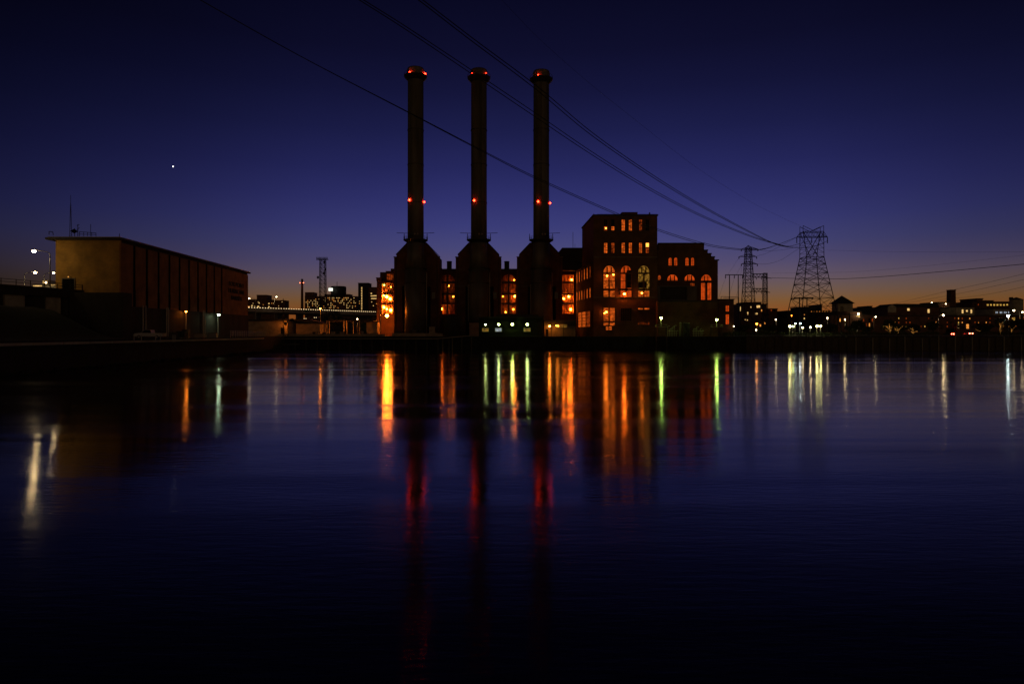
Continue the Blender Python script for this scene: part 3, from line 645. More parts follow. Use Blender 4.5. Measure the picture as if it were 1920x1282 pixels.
# second-storey windows by the quay
a, b = 1131.7, 1152.4; x0, x1 = X(a,DT), X(b,DT); mx=(x0+x1)/2
window(tb, ft_, x0,x1,Z(610,DT),Z(577,DT),'w_orange',None,8,10,.06,[(mx-.3,mx+.3,Z(610,DT),Z(577,DT)),(x0,x1,Z(605,DT),Z(601.6,DT))])
window(tb, ft_, X(1136,DT),X(1147,DT),Z(618.5,DT),Z(612.3,DT),'w_orange',None,2,2,.3)
window(tb, ft_, X(1196.3,DT),X(1217.3,DT),Z(580.2,DT),Z(577.6,DT),'w_orange',None,2,1,.6)
window(tb, ft_, X(1196.3,DT),X(1217.3,DT),Z(608.2,DT),Z(604.3,DT),'w_dim',None,7,2,.3)
window(tb, ft_, X(1164,DT),X(1184,DT),Z(601,DT),Z(578,DT),'dark',None,6,6)
for lab, px, py, r, m in (('lamp shining in the left arched window of the tall block',1138.3,517.3,.3,'hs'),('second lamp in the left arched window, upper right',1150,515,.28,'hs'),('bright lamp low in the middle arched window',1170.8,551,.42,'hb'),
    ('lamp low in the right arched window of the tall block',1203.5,549.5,.3,'hs'),('lamp in the left quay level window of the tall block',1137,585,.36,'hs'),('small second lamp in the quay level window',1133.6,587,.25,'hs')):
    walllamp(lab, px, py, DT-.75, m, r)
# lower wing running back on the left of the tall block
wg = thing('brick_side_wing', 'lower brick wing with narrow lit windows left of the tall block', 'building', (X(1100,270),270,G))
wa = (X(1113,DT)-.05, DT+.4); wb = (X(1081.5,289), 289); zw = Z(493.5,DT)
MB().prism([wa,(wa[0]-.0,292),(wb[0],wb[1]+3),wb], G-1, zw).build('wall','brick',wg)
fw_ = sidefr(wb, wa); 
if (fw_(0,1,0)-fw_(0,0,0)).x > 0:
    _g = fw_; fw_ = lambda u,n,z,_g=_g: _g(u,-n,z)
wl_ = (Vector(wa)-Vector(wb)).length
MB().fbox(fw_,-.3,wl_,zw,zw+.5,-1,.5).build('cornice','concd',wg)
def uw(px):      # distance along the wing for an image column
    s = (px-CX)/F; ax, ay = wb; dx, dy = (wa[0]-wb[0])/wl_, (wa[1]-wb[1])/wl_
    return (s*ay-ax)/(dx-s*dy)
wg['wt'] = 'brick'
for k in range(7):
    px = 1082.5+k*4.3+k*k*.12; u = uw(px)
    if u+1 > wl_: break
    window(wg, fw_, u-.75, u+.75, 27.2, 31.5, ['w_orange','w_orange','w_dim','w_orange','w_orange','w_dim','w_dim'][k], 30.6, 1, 4, .1, trim=.05, pn=.14)
    window(wg, fw_, u-.75, u+.75, 19.6, 23.2, ['w_orange','w_orange','w_orange','w_dim','w_orange','w_orange','w_dim'][k], None, 1, 3, .1, trim=.05, pn=.14)
for k, (a, b) in enumerate(((1085,1091),(1092.5,1098.5),(1100,1107))):
    u0_, u1_ = uw(a), uw(b); window(wg, fw_, u0_, u1_, 8.5, 14.5, ['w_orange','w_orange','w_dim'][k], None, 3, 5, .14, trim=.05, pn=.1)
walllamp('orange lamp on the side wing just above the yard',1076.5,611.5,280,'sodiuml',.25)
# ================= RIGHT STEPPED BLOCK
DR = 262.0; fr2 = front(DR)
rbk = thing('stepped_gable_block', 'brick power station block with stepped right gable and red windows', 'building', (X(1290,DR),DR+10,G))
prof = [(1232.6,628),(1346,628),(1346,492),(1347.8,488.5),(1340,488.5),(1340,482.5),(1333.6,482.5),(1333.6,476.5),(1327,476.5),(1327,470),(1320.3,470),(1320.3,457.3),(1234.5,457.3),(1234.5,468.5),(1232.6,468.5)]
rects = [(1232.6,1346,628,488.5),(1233.2,1340,488.5,482.5),(1233.2,1333.6,482.5,476.5),(1233.2,1327,476.5,470),(1234.5,1320.3,470,457.3)]
g = MB()
for a, b, c, d in rects: g.box(X(a,DR),X(b,DR),DR,DR+22,Z(c,DR),Z(d,DR))
g.build('wall','brick',rbk)
g = MB()
for a, b, y_ in ((1234,1320.8,457.3),(1320.3,1327.6,470),(1327,1334.2,476.5),(1333.6,1340.6,482.5),(1340,1348.2,488.5)): g.box(X(a,DR)-.05,X(b,DR),DR-.3,DR+.9,Z(y_,DR),Z(y_,DR)+.4)
g.build('coping','concd',rbk)
for a, b in ((1253.5,1259.2),(1264,1269.7),(1285,1290.9),(1295.8,1301.2)): window(rbk, fr2, X(a,DR),X(b,DR),Z(497.8,DR),Z(483.3,DR),'w_red',Z(486.5,DR),2,4,.1)
def fan(a, b, y0, ys_, y1, m='w_red'):
    x0, x1 = X(a,DR), X(b,DR); w1 = x1-x0
    window(rbk, fr2, x0,x1,Z(y0,DR),Z(y1,DR),m,Z(ys_,DR),4,1,.08,[(x0+.28*w1,x0+.37*w1,Z(y0,DR),Z(y1+2,DR)),(x1-.37*w1,x1-.28*w1,Z(y0,DR),Z(y1+2,DR))])
fan(1251,1270.4,525.8,524.5,514.8); fan(1283.4,1302,525.8,524.5,514.8)
x0, x1 = X(1314.4,DR), X(1333.4,DR); mx = (x0+x1)/2
window(rbk, fr2, x0,x1,Z(562,DR),Z(515,DR),'w_red',Z(525.5,DR),6,12,.06,[(mx-.42,mx+.42,Z(562,DR),Z(526,DR)),(x0,x1,Z(530.6,DR),Z(526,DR)),(x0+1.1,x0+1.45,Z(526,DR),Z(517.5,DR)),(x1-1.45,x1-1.1,Z(526,DR),Z(517.5,DR))])
window(rbk, fr2, X(1233.5,DR),X(1239,DR),Z(525,DR),Z(516,DR),'w_dim',Z(520,DR),1,1)
window(rbk, fr2, X(1294,DR),X(1302,DR),Z(537,DR),Z(531,DR),'w_dim',None,3,2)
# pale framed cooler on the front
cb = thing('air_cooler', 'pale framed rectangular plant unit fixed before the stepped block', 'plant unit', (X(1270,DR),258,Z(564,259)))
a, b = X(1232.5,258), X(1306,258)
MB().box(a,b,257.6,262,Z(538,258),Z(536,258)).box(a,b,257.6,262,Z(564,258),Z(562.5,258)).box(a,a+1,257.6,262,Z(562.5,258),Z(538,258)).box(b-3.7,b,257.6,262,Z(562.5,258),Z(538,258)).build('casing','conc',cb)
MB().box(a+1,b-3.7,258.6,262,Z(562.5,258),Z(538,258)).build('louvre','roof',cb)
lo = thing('low_annex', 'low dark annex before the stepped block at the quay', 'building', (X(1290,252),254,G))
MB().box(X(1233,252),X(1346,252),252,261.8,G,Z(566,252)).build('wall','brick',lo); MB().box(X(1232.8,252),X(1347,252),251.7,261.8,Z(566,252),Z(564.8,252)).build('parapet','concd',lo)
lr = thing('low_red_windowed_building', 'low dark building with two red windows right of the stepped block', 'building', (X(1360,264),268,G))
MB().box(X(1347,264),X(1376,264),264,276,G,Z(562,264)).build('wall','brick',lr); lr['wt']='brick'
MB().box(X(1346.8,264),X(1377,264),263.7,276,Z(562,264),Z(560.5,264)).build('parapet','concd',lr)
window(lr, front(264), X(1360.5,264),X(1366.6,264),Z(583.7,264),Z(573,264),'w_red',None,2,3); window(lr, front(264), X(1360.5,264),X(1366.6,264),Z(607.6,264),Z(589.6,264),'w_red',None,2,5)
g = thing('roof_pipe_rack','thin pipe rack on the roof of the low red windowed building','pipe rack',tuple(P(1367,561,268)))
MB().path([P(1352,561,268),P(1352,556,268),P(1385,557,268),P(1385,600,268)],.1).path([P(1356,559,268),P(1384,559.5,268)],.08).build('pipes','galvd',g)
# drums and cabinets below the cooler
for k, (px, py, w0, lab) in enumerate(((1276,604,.9,'pale standing vessel left of the drums'),(1283,604,1.0,'first dark drum right of the pale vessel'),(1287,604.5,1.0,'second dark drum right of the pale vessel'),(1291.5,605,1.0,'third dark drum from the pale vessel'))):
    p = P(px,py,250); t = thing('storage_vessel', lab, 'vessel', (p.x,250.2,G), 'vessels behind the quay')
    MB().lathe(p.x,250.2,[(w0*.5,G),(w0*.5,p.z-.3)],12).build('shell','conc' if k==0 else 'concd',t,True); MB().lathe(p.x,250.2,[(w0*.5,p.z-.3),(w0*.3,p.z)],12).build('lid','galv',t)
for px0,lab in ((1252,'pipe manifold lit green right of the left floodlight'),(1300,'pipe manifold between the vessels and the right floodlight')):
    rn=random.Random(px0); t=thing('pipe_manifold',lab,'pipework',(X(px0+10,250.6),250.6,G),'pipework at the annex foot')
    for k in range(6):
        x=X(px0+k*3.2,250.6); hh=rn.uniform(1.8,4.2); MB().path([(x,250.6,G),(x,250.6,G+hh),(x+.5,250.6,G+hh+.25),(x+.9,251.4,G+hh)],.09,6).build('pipe','galv',t)
    MB().path([(X(px0-2,250.6),250.4,G+1.1),(X(px0+20,250.6),250.4,G+1.1)],.06).build('rail','pale',t)
    MB().path([(X(px0-2,250.6),250.4,G+2.0),(X(px0+20,250.6),250.4,G+2.0)],.12).build('header_pipe','pale',t)
# ================= FLOODLIGHT DOLPHINS
for px, py, lab in ((1239.8,596.5,'left yellow green floodlight on a slatted platform at the quay'),(1343.8,599.5,'right yellow green floodlight on a slatted platform at the quay')):
    d = 246.0; p = P(px,py,d); t = thing('floodlight_platform', lab, 'floodlight', (p.x,d,G-3), 'floodlight platforms')
    zpl = Z(613,d)
    MB().box(p.x-2.0,p.x+2.2,d-.6,d+1.4,zpl,zpl+.18).build('deck','pale',t); MB().box(p.x-2.1,p.x+2.0,d-.7,d-.55,Z(608.8,d),Z(608,d)).build('board','pale',t)
    for dx in (-1.8,1.9):
        for dy in (-.4,1.2): MB().tube((p.x+dx,d+dy,-1),(p.x+dx,d+dy,zpl+.9),.16).build('pile','timber',t)
    MB().tube((p.x,d+.2,zpl),(p.x,d+.2,p.z+.2),.1).build('post','galv',t)
    MB().box(p.x-.5,p.x+.5,d+.0,d+.5,p.z-.25,p.z+.45).build('housing','steel',t)
    MB().ball((p.x,d-.15,p.z),.4,10,6,.8).build('lens','flood',t)
# ================= LOW QUAY OFFICE WITH FOUR FLOODLIGHTS
DQ = 254.0; qo = thing('quay_office','low dark quay building lit by four white floodlights','building',(X(960,DQ),DQ+5,G))
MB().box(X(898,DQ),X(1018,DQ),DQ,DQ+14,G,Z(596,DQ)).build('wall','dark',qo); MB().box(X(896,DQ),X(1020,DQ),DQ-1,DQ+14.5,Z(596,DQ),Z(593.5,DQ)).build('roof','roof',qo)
MB().box(X(930,DQ),X(1010,DQ),DQ+3,DQ+13,Z(593.5,DQ),Z(589,DQ)).build('upper_roof','roof',qo)
qo['wt']='conc'
for i, px in enumerate((910.5,935,960.7,988.8)):
    walllamp(['first','second','third and brightest','fourth'][i]+' of four white floodlights on the low quay building from the left', px, [608.4,608.2,608,608.2][i], DQ-1.2, ['floodw','floodw','flood','floodw'][i], [.28,.36,.42,.4][i], group='four floodlights in a row', cat='floodlight')
    if i != 2: window(qo, front(DQ), X(px-6,DQ),X(px+5,DQ),Z(621,DQ),Z(615.5,DQ),'w_white' if i==1 else 'w_green',None,4,3,.12)
yw = thing('sodium_lit_shed','low shed wall lit orange between quay office and side wing','shed',(X(1050,DQ),DQ+5,G))
MB().box(X(1021,DQ+1),X(1079,DQ+1),DQ+1,DQ+12,G,Z(611,DQ+1)).build('wall','conc',yw); MB().box(X(1020,DQ),X(1080,DQ),DQ+.6,DQ+12.4,Z(611,DQ+1),Z(600,DQ+1)).build('roof','roof',yw)
yw['wt']='conc'
MB().box(X(1023.5,DQ),X(1028.5,DQ),DQ+.9,DQ+1.1,G,Z(617,DQ)).build('door','dark',yw)
window(yw, front(DQ+.6), X(1046,DQ),X(1063,DQ),Z(612.5-2,DQ)-.6,Z(608.5,DQ),'w_green',None,6,2,.18)
walllamp('strong orange lamp on the sodium lit shed',1030.5,611.5,DQ-.8,'sodium',.36); walllamp('small orange lamp right of the strong one',1043.5,610.5,DQ-.4,'sodiuml',.24); walllamp('smallest orange lamp in the pair',1046.5,611,DQ-.4,'sodiuml',.2)
walllamp('orange lamp below the window between second and third stacks',953.3,592.5,270,'sodium',.22)
walllamp('brightest orange lamp at the foot of the leftmost window',725.5,592,288,'sodium2',.7)
for px, lab in ((1034,'dark post before the sodium lit shed, left'),(1056.5,'dark post before the sodium lit shed, right')):
    tag(MB().tube(P(px,632,251),P(px,608,251),.13).build('post','steel'),lab,'post','posts before the shed')
# tank, box etc.
tk = thing('storage_tank','large dark round tank between first and second stacks','tank',(X(853,268),272,G))
MB().lathe(X(853,272),272,[(4.4,G),(4.4,Z(596,272)),(3.6,Z(591.5,272)),(.3,Z(590,272))],32).build('shell','roof',tk,True)
MB().lathe(X(853,272),272,[(4.5,Z(597,272)),(4.5,Z(596,272))],32).build('rim','steel',tk)
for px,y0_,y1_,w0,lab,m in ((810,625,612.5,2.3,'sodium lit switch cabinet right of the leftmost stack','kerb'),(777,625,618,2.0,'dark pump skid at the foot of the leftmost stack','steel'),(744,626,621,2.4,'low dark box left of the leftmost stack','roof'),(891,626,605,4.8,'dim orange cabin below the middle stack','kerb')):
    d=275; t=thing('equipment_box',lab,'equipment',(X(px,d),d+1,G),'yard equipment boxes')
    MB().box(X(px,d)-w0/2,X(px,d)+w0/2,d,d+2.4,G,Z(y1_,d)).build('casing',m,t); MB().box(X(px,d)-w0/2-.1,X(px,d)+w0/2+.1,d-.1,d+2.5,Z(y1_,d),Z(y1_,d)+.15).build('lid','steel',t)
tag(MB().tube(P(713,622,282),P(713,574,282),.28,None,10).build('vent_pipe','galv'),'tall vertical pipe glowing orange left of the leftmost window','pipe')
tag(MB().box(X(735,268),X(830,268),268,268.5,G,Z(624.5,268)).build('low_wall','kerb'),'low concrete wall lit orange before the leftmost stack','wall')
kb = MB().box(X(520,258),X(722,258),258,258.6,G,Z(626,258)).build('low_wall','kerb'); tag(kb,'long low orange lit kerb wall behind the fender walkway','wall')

# ================= FENDER WALKWAY
fwk = thing('fender_walkway','long timber walkway on posts along the far quay before the stacks','walkway',(X(650,251),251,0))
xa, xb = X(492,251), X(822,251)
MB().box(xa,xb,246.8,249.4,3.85,4.12).build('deck','pale',fwk)
MB().add([(xb,246.8,3.86),(xb,248.8,3.86),(xb,248.8,4.12),(xb,246.8,4.12)]+[(X(895,247),246.8,5.2),(X(895,247),248.8,5.2),(X(895,247),248.8,5.46),(X(895,247),246.8,5.46)],[(0,1,2,3),(7,6,5,4),(0,4,5,1),(3,2,6,7),(0,3,7,4),(1,5,6,2)]).build('ramp','pale',fwk)
MB().box(X(500,247),X(562,247),246.7,246.95,Z(646,247),Z(645,247)).build('waling','pale',fwk)
for k in range(17):
    px = 512+k*20.6; MB().tube((X(px,247),247.0,-1),(X(px,247),247.0,3.85),.17).build('pile','timber',fwk)
for k in range(4): MB().tube((X(830+k*18,247),247.0,-1),(X(830+k*18,247),247.0,4.1+.3*k),.17).build('pile','timber',fwk)
# right-hand bulkhead with fender posts
fn = thing('fender_bulkhead','dark timber bulkhead with pale fender posts along the right shore','bulkhead',(X(1650,236),236,0))
MB().add([(X(1400,239.5),239.5,-.5),(400,231.5,-.5),(400,231.5,4.6),(X(1400,239.5),239.5,4.6),(X(1400,239.5),239.9,-.5),(400,231.9,-.5),(400,231.9,4.6),(X(1400,239.5),239.9,4.6)],[(0,1,2,3),(7,6,5,4),(3,2,6,7),(0,4,5,1)]).build('planking','timber',fn)
for k in range(36):
    px = 1410+k*15.2+random.uniform(-1.5,1.5); x = X(px,237.5); y = 239.5-(x-82.5)*.0252-.35
    MB().tube((x,y,-1),(x,y,4.3+random.uniform(-.2,.9)),.2,None,7).build('fender_post','pale' if px>1600 and k%2 else 'timber',fn)
MB().path([(X(1400,239),239.1,5.35),(400,231.2,5.35)],.07).build('handrail','galv',fn)
MB().path([(X(1400,239),239.1,4.95),(400,231.2,4.95)],.05).build('midrail','galv',fn)

# ================= FENCE, POSTS on the left quay
fl = thing('pipe_railing','white pipe railing along the far end of the left quay','railing',(-80,220,G))
def lq(px, n=0): # along the left quay line
    s=(px-CX)/F; a=(-80.2,190); b=(-86.5,240); dx,dy=b[0]-a[0],b[1]-a[1]; t=(s*a[1]-a[0])/(dx-s*dy); return Vector((a[0]+dx*t,a[1]+dy*t,0))
rr=MB()
pa, pb = Vector((-77.5,188,0)), Vector((-90.5,250,0))
for z in (5.5,6.0,6.5): rr.tube(pa+Vector((0,0,z)),pb+Vector((0,0,z)),.05)
rr.build('rails','galv',fl)
for k in range(19):
    p=pa.lerp(pb,k/18); MB().tube(p+Vector((0,0,G)),p+Vector((0,0,6.7)),.07).build('post','galv',fl)
# pickup truck
def car(label, cat, name, loc, rot, col, prof, glass, wheels, wid, tail=None, head=None, group=None):
    t = thing(name,label,cat,(0,0,0),group); frl=lambda u,n,z: Vector((u,n,z))
    MB().extr([(a,b) for a,b in prof],frl,-wid/2,wid/2).build('body',col,t)
    MB().extr(glass,frl,-wid/2+.06,wid/2-.06).build('cab_roof',col,t)
    gl=[(u*.985+.015*sum(g[0] for g in glass)/len(glass),z-.05) for u,z in glass]
    MB().extr(gl,frl,-wid/2+.02,-wid/2+.055).build('side_window','glass',t); MB().extr(gl,frl,wid/2-.055,wid/2-.02).build('side_window','glass',t)
    for u in wheels:
        for s in (-1,1):
            w0=MB().tube((u,s*(wid/2-.22),.36),(u,s*(wid/2+.02),.36),.36,None,16).build('wheel','rubber',t); MB().tube((u,s*(wid/2+.02),.36),(u,s*(wid/2+.05),.36),.2,None,10).build('rim','galv',w0)
    xs=[a for a,b in prof]
    if tail:
        for s in (-1,1): MB().box(max(xs)-.05,max(xs)+.08,s*(wid/2-.3)-.22,s*(wid/2-.3)+.22,.75,1.05).build('tail_light',tail,t)
    if head:
        for s in (-1,1): MB().box(min(xs)-.08,min(xs)+.05,s*(wid/2-.35)-.2,s*(wid/2-.35)+.2,.6,.8).build('headlight',head,t)
    t.location=loc; t.rotation_euler=(0,0,rot); return t
PICK=[(-2.7,.45),(2.7,.45),(2.75,1.1),(.6,1.12),(-1.3,1.15),(-2.55,1.05),(-2.75,.75)]
PG=[(-1.35,1.13),(.65,1.13),(.5,1.78),(-.65,1.8)]
SED=[(-2.2,.35),(2.2,.35),(2.25,.95),(1.5,1.02),(-1.0,.98),(-2.1,.85),(-2.25,.6)]
SG=[(-1.15,.96),(1.6,1.0),(.95,1.42),(-.35,1.44)]
car('white pickup truck parked against the base of the brick station','pickup truck','pickup_truck',(X(281,136.5),136.5,5.5-.65),R(4),'paintw',PICK,PG,(-1.7,1.7),1.9,head='galv',tail='galv')
car('car with glowing red tail lights, left of the pair by the right shore','car','parked_car',(X(1778,300),300,G),R(-80),'paintd',SED,SG,(-1.4,1.4),1.75,tail='tail',group='cars on the right shore')
car('car with brighter red tail lights, right of the pair by the right shore','car','parked_car',(X(1815,290),290,G+.2),R(-95),'paintd',SED,SG,(-1.4,1.4),1.75,tail='tail',group='cars on the right shore')
# crates / kit on the left quay
for k,(px,d,w0,h0,m,lab) in enumerate(((323,148,1.5,1.2,'timber','brown crate right of the pickup truck'),(338,150,1.8,1.5,'roof','dark equipment box with a grille, left quay'),(347,153,1.2,1.9,'steel','upright dark cabinet on the left quay'),(372,162,2.2,1.0,'kerb','low machine lit orange below the sodium lamp'),(379,165,1.2,.8,'pale','small pale barrow beside the low machine'),(397,168,2.0,1.1,'galv','metal trestle bench near the white lamp'))):
    t=thing('quay_equipment',lab,'equipment',(X(px,d),d,G),'equipment on the left quay'); x=X(px,d)
    MB().box(x-w0/2,x+w0/2,d,d+1.2,G+.15,G+h0).build('casing',m,t); MB().box(x-w0/2-.05,x+w0/2+.05,d-.05,d+1.25,G+h0,G+h0+.08).build('lid','steel',t)
    for s in (-1,1): MB().box(x+s*w0/2-(.12 if s>0 else 0),x+s*w0/2+(0 if s>0 else .12),d,d+1.2,G,G+.15).build('foot','steel',t)
for k,px in enumerate((231,245,272,281,305,309)):
    d=126+k*1.5; tag(MB().tube((X(px,d)+2,d,G-.6),(X(px,d)+2,d,G+.75),.08,None,8).lathe(X(px,d)+2,d,[(.12,G+.75),(.02,G+.85)],8).build('bollard','galv'),None,None)
    o=sc.collection.objects[-1]; o['label']='thin pale bollard at the left quay edge, '+['first','second','third','fourth','fifth','sixth'][k]+' from the left'; o['category']='bollard'; o['group']='thin bollards on the left quay'

# ================= MIDDLE YARD between station and plant
sa = thing('yard_shed','flat roofed shed with orange lit wall behind the left quay','shed',(X(500,266),270,G))
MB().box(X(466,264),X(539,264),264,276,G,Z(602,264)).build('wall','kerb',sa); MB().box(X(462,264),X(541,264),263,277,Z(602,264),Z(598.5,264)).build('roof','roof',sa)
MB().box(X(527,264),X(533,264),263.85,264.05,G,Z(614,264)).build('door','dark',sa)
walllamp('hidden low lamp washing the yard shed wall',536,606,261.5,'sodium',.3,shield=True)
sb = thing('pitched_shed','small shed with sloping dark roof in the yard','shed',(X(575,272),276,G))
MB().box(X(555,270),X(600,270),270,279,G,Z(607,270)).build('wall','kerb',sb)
MB().extr([(X(549,270),Z(601,270)),(X(606,270),Z(607.5,270)),(X(606,270),Z(606,270)),(X(575,270),Z(598,270)),(X(549,270),Z(599,270))],front(270),-10,1).build('roof','roof',sb)
sc3 = thing('yard_canopy','long dark canopy on posts in the yard left of the stacks','canopy',(X(650,276),280,G))
MB().box(X(612,276),X(700,276),276,284,Z(604,276),Z(600,276)).build('roof','roof',sc3)
for px in (613,617.5,645,650,663,674): MB().tube(P(px,628,275),P(px,601,275),.22,None,8).build('post','kerb',sc3)
sd = thing('yard_wall_block','sodium lit concrete block at the left foot of the hall','building',(X(697,280),284,G))
MB().box(X(687,280),X(707,280),280,286,G,Z(603,280)).build('wall','kerb',sd); MB().box(X(686,280),X(708,280),279.8,286.2,Z(603,280),Z(601.5,280)).build('coping','concd',sd)
bl=thing('capstan','pale squat capstan standing before the yard block','capstan',(X(679,268),268,G)); MB().lathe(X(679,268),268,[(.6,G),(.55,G+1.4)],12).build('drum','kerb',bl); MB().lathe(X(679,268),268,[(.7,G+1.4),(.7,G+1.7),(.3,G+2.0)],12).build('head','kerb',bl)
lamp('orange street lamp on a tall post in the middle of the yard',600.5,578.5,292,600.9,'sodium',.28,group='yard lamps')
lamp('small white lamp on a short post right of the yard canopy',670,598,300,670,'streets',.25,group='yard lamps')
lamp('street lamp with left arm beside the station end',467.3,559.5,330,479.5,'streets',.3,group='yard lamps')
lamp('white lamp on a thin post before the left skyline',518.3,556.5,420,514.5,'streets',.34,group='yard lamps')
for px,y1_,lab in ((531,560,'tall dark timber pole standing at the walkway'),(663.8,580,'dark timber pole right in the yard'),(540,590,'short thin pole behind the yard shed')):
    tag(MB().tube(P(px,640 if px<600 else 630,255 if px<600 else 266),P(px,y1_,255 if px<600 else 266),.2,.14,8).build('timber_pole','timber'),lab,'pole','dark poles in the yard')
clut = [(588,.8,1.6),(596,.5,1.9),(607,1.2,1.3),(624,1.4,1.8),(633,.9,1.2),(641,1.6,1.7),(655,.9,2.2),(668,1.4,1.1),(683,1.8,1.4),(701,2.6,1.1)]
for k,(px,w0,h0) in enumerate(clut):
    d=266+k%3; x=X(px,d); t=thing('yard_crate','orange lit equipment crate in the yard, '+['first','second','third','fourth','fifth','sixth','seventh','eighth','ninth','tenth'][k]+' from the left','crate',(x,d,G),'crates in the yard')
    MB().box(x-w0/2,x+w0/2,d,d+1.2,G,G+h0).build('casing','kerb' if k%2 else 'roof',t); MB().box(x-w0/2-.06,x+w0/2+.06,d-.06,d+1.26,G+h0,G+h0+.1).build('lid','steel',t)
walllamp('added lamp out of sight under the canopy, left',630,612,272,'sodium',.3,shield=True); walllamp('added lamp out of sight under the canopy, right',656,613,272,'sodium',.3,shield=True)  # unseen lamps added to give the yard more orange light
# highway bridge
hb = thing('highway_bridge','long highway bridge with a dotted line of rail lights behind the yard','bridge',(X(585,460),460,G))
ha = Vector((X(440,408),408)); hc_ = Vector((X(725,510),510)); hz=21.6
dh_=(hc_-ha).normalized(); hn=Vector((-dh_.y,dh_.x))
ppl=[tuple(ha-dh_*60),tuple(hc_+dh_*60),tuple(hc_+dh_*60+hn*14),tuple(ha-dh_*60+hn*14)]
MB().prism(ppl,hz-1.3,hz-.5).build('deck','cream',hb); 
MB().prism([tuple(ha-dh_*60+hn*.8),tuple(hc_+dh_*60+hn*.8),tuple(hc_+dh_*60+hn*13),tuple(ha-dh_*60+hn*13)],hz-3.2,hz-1.3).build('girder','conc',hb)
MB().prism([tuple(ha-dh_*60-hn*.25),tuple(hc_+dh_*60-hn*.25),tuple(hc_+dh_*60-hn*.02),tuple(ha-dh_*60-hn*.02)],hz-2.4,hz-.1).build('parapet','pale_conc',hb)
Lh=(hc_-ha).length
for k in range(9):
    c=ha+dh_*(Lh*k/8)+hn*3; MB().prism([(c.x-.8,c.y),(c.x+.8,c.y),(c.x+.8,c.y+8),(c.x-.8,c.y+8)],G,hz-3.2).build('pier','conc',hb)
for k in range(66):
    c=ha+dh_*(Lh*k/65); MB().box(c.x-.22,c.x+.22,c.y-.2,c.y+.1,hz-.05,hz+.3).build('rail_light','dot',hb)
gs=thing('highway_sign','small green highway sign under the bridge edge','sign',tuple(P(576,585,440)))
MB().box(X(571,440),X(579,440),440,440.2,Z(584.5,440),Z(580.5,440)).build('panel',mat('sign_green',(.01,.12,.06),.5),gs); MB().tube(P(572,587,440.4),P(572,580,440.4),.12).build('post','galv',gs)
car('car with white headlights under the highway bridge, left','car','moving_car',(X(575,380),380,Z(597.5,380)-.7),R(85),'paintd',SED,SG,(-1.4,1.4),1.75,head='dot',group='cars on the ramp')
car('car with white headlights under the highway bridge, right','car','moving_car',(X(594,380),380,Z(595.5,380)-.7),R(85),'paintd',SED,SG,(-1.4,1.4),1.75,head='dot',group='cars on the ramp')
tag(MB().box(X(560,382),X(660,382),376,386,G,Z(598,382)).build('road_embankment','concd'),'low concrete road wall carrying cars below the highway bridge','road wall')
# ---- skyline buildings
def block(label, parts, d, wins=(), m='brick3', name='apartment_block', cat='building', grid=None, depth=18, seed=1, wm=('town','towno','dark')):
    px0=min(p[0] for p in parts); px1=max(p[1] for p in parts)
    t=thing(name,label,cat,(X((px0+px1)/2,d),d+depth/2,G))
    for i,(a,b,y_) in enumerate(parts):
        MB().box(X(a,d),X(b,d),d+(i*.6),d+depth-(i*.3),G,Z(y_,d)).build('wall',m,t)
        MB().box(X(a,d)-.3,X(b,d)+.3,d+(i*.6)-.3,d+depth-(i*.3)+.3,Z(y_,d),Z(y_,d)+.5).build('roof','roof',t)
    rn=random.Random(seed); f_=front(d)
    if grid:
        for (a,b,y0_,y1_,sx_,sy_,pr,ww,hh) in grid:
            y_=y0_
            while y_<=y1_:
                x_=a
                while x_<=b:
                    if rn.random()<pr:
                        lights_pane(t,f_,X(x_-ww/2,d),X(x_+ww/2,d),Z(y_+hh/2,d),Z(y_-hh/2,d),rn.choice(wm))
                    x_+=sx_
                y_+=sy_
    for (a,b,y0_,y1_,mm) in wins: lights_pane(t,f_,X(a,d),X(b,d),Z(y1_,d),Z(y0_,d),mm)
    return t
LB='town'
block('dark apartment towers on the skyline just right of the brick station',[(462,507,562),(481,500,553.5),(507,533,563.5)],820,
      [(471,474,572,574,LB),(482.5,486,573.5,576,LB),(485,487,567,569,LB),(503,505.5,568,570,LB),(503,505.5,574,576,LB),(465,468,574,576,'towno')],grid=[(468,530,566,576,3.2,2.6,.15,1.2,1.1)],seed=3)
hosp=block('wide hospital block with many small lit windows on the skyline',[(571.5,669.5,556),(571.5,587.5,548.5),(609,655,552)],860,(),grid=[(574,600,560.5,577,3.0,3.1,.42,1.2,1.2),(607,667,558.5,578.5,2.7,3.1,.36,1.3,1.2)],seed=5,wm=('town','town','town','towno'))
MB().lathe(X(629.5,850),864,[(9.5,Z(556,850)),(9.5,Z(536.5,850)),(8.5,Z(535.5,850))],24).build('drum','roof',hosp,True)
MB().box(X(616,848),X(623.5,848),848,849,Z(545.5,848),Z(540,848)).build('sign','signl',hosp)
MB().tube(P(632,536,860),P(632,528,860),.3).build('antenna','steel',hosp)
block('slim tower with one column of lit stair windows beside the hospital',[(671.5,691,531)],840,[(677.4,679.2,538.5+3.1*k,540.3+3.1*k,'town') for k in range(14)],m='concd',grid=[(674,688,560,578,4,4.5,.12,1.2,1.2)],seed=8)
block('office block with lit bands of windows left of the hall',[(691,712,539)],835,[(695,697.5,549,551,'town'),(700,706,553.5,555.5,'town'),(695,706,554,555.6,'town'),(696,706,559,560.5,'town')],grid=[(694,706,566,578,3,3.6,.4,1.6,1.2)],seed=9)
ch=thing('far_chimney','slender far chimney with a red lit collar on the skyline','chimney',(X(566.5,760),760,G))
MB().lathe(X(566.5,760),760,[(1.8,G),(1.15,Z(523,760))],20).build('shaft','brick3',ch,True)
MB().lathe(X(566.5,760),760,[(2.2,Z(532,760)),(2.2,Z(531,760))],20).build('collar','steel',ch)
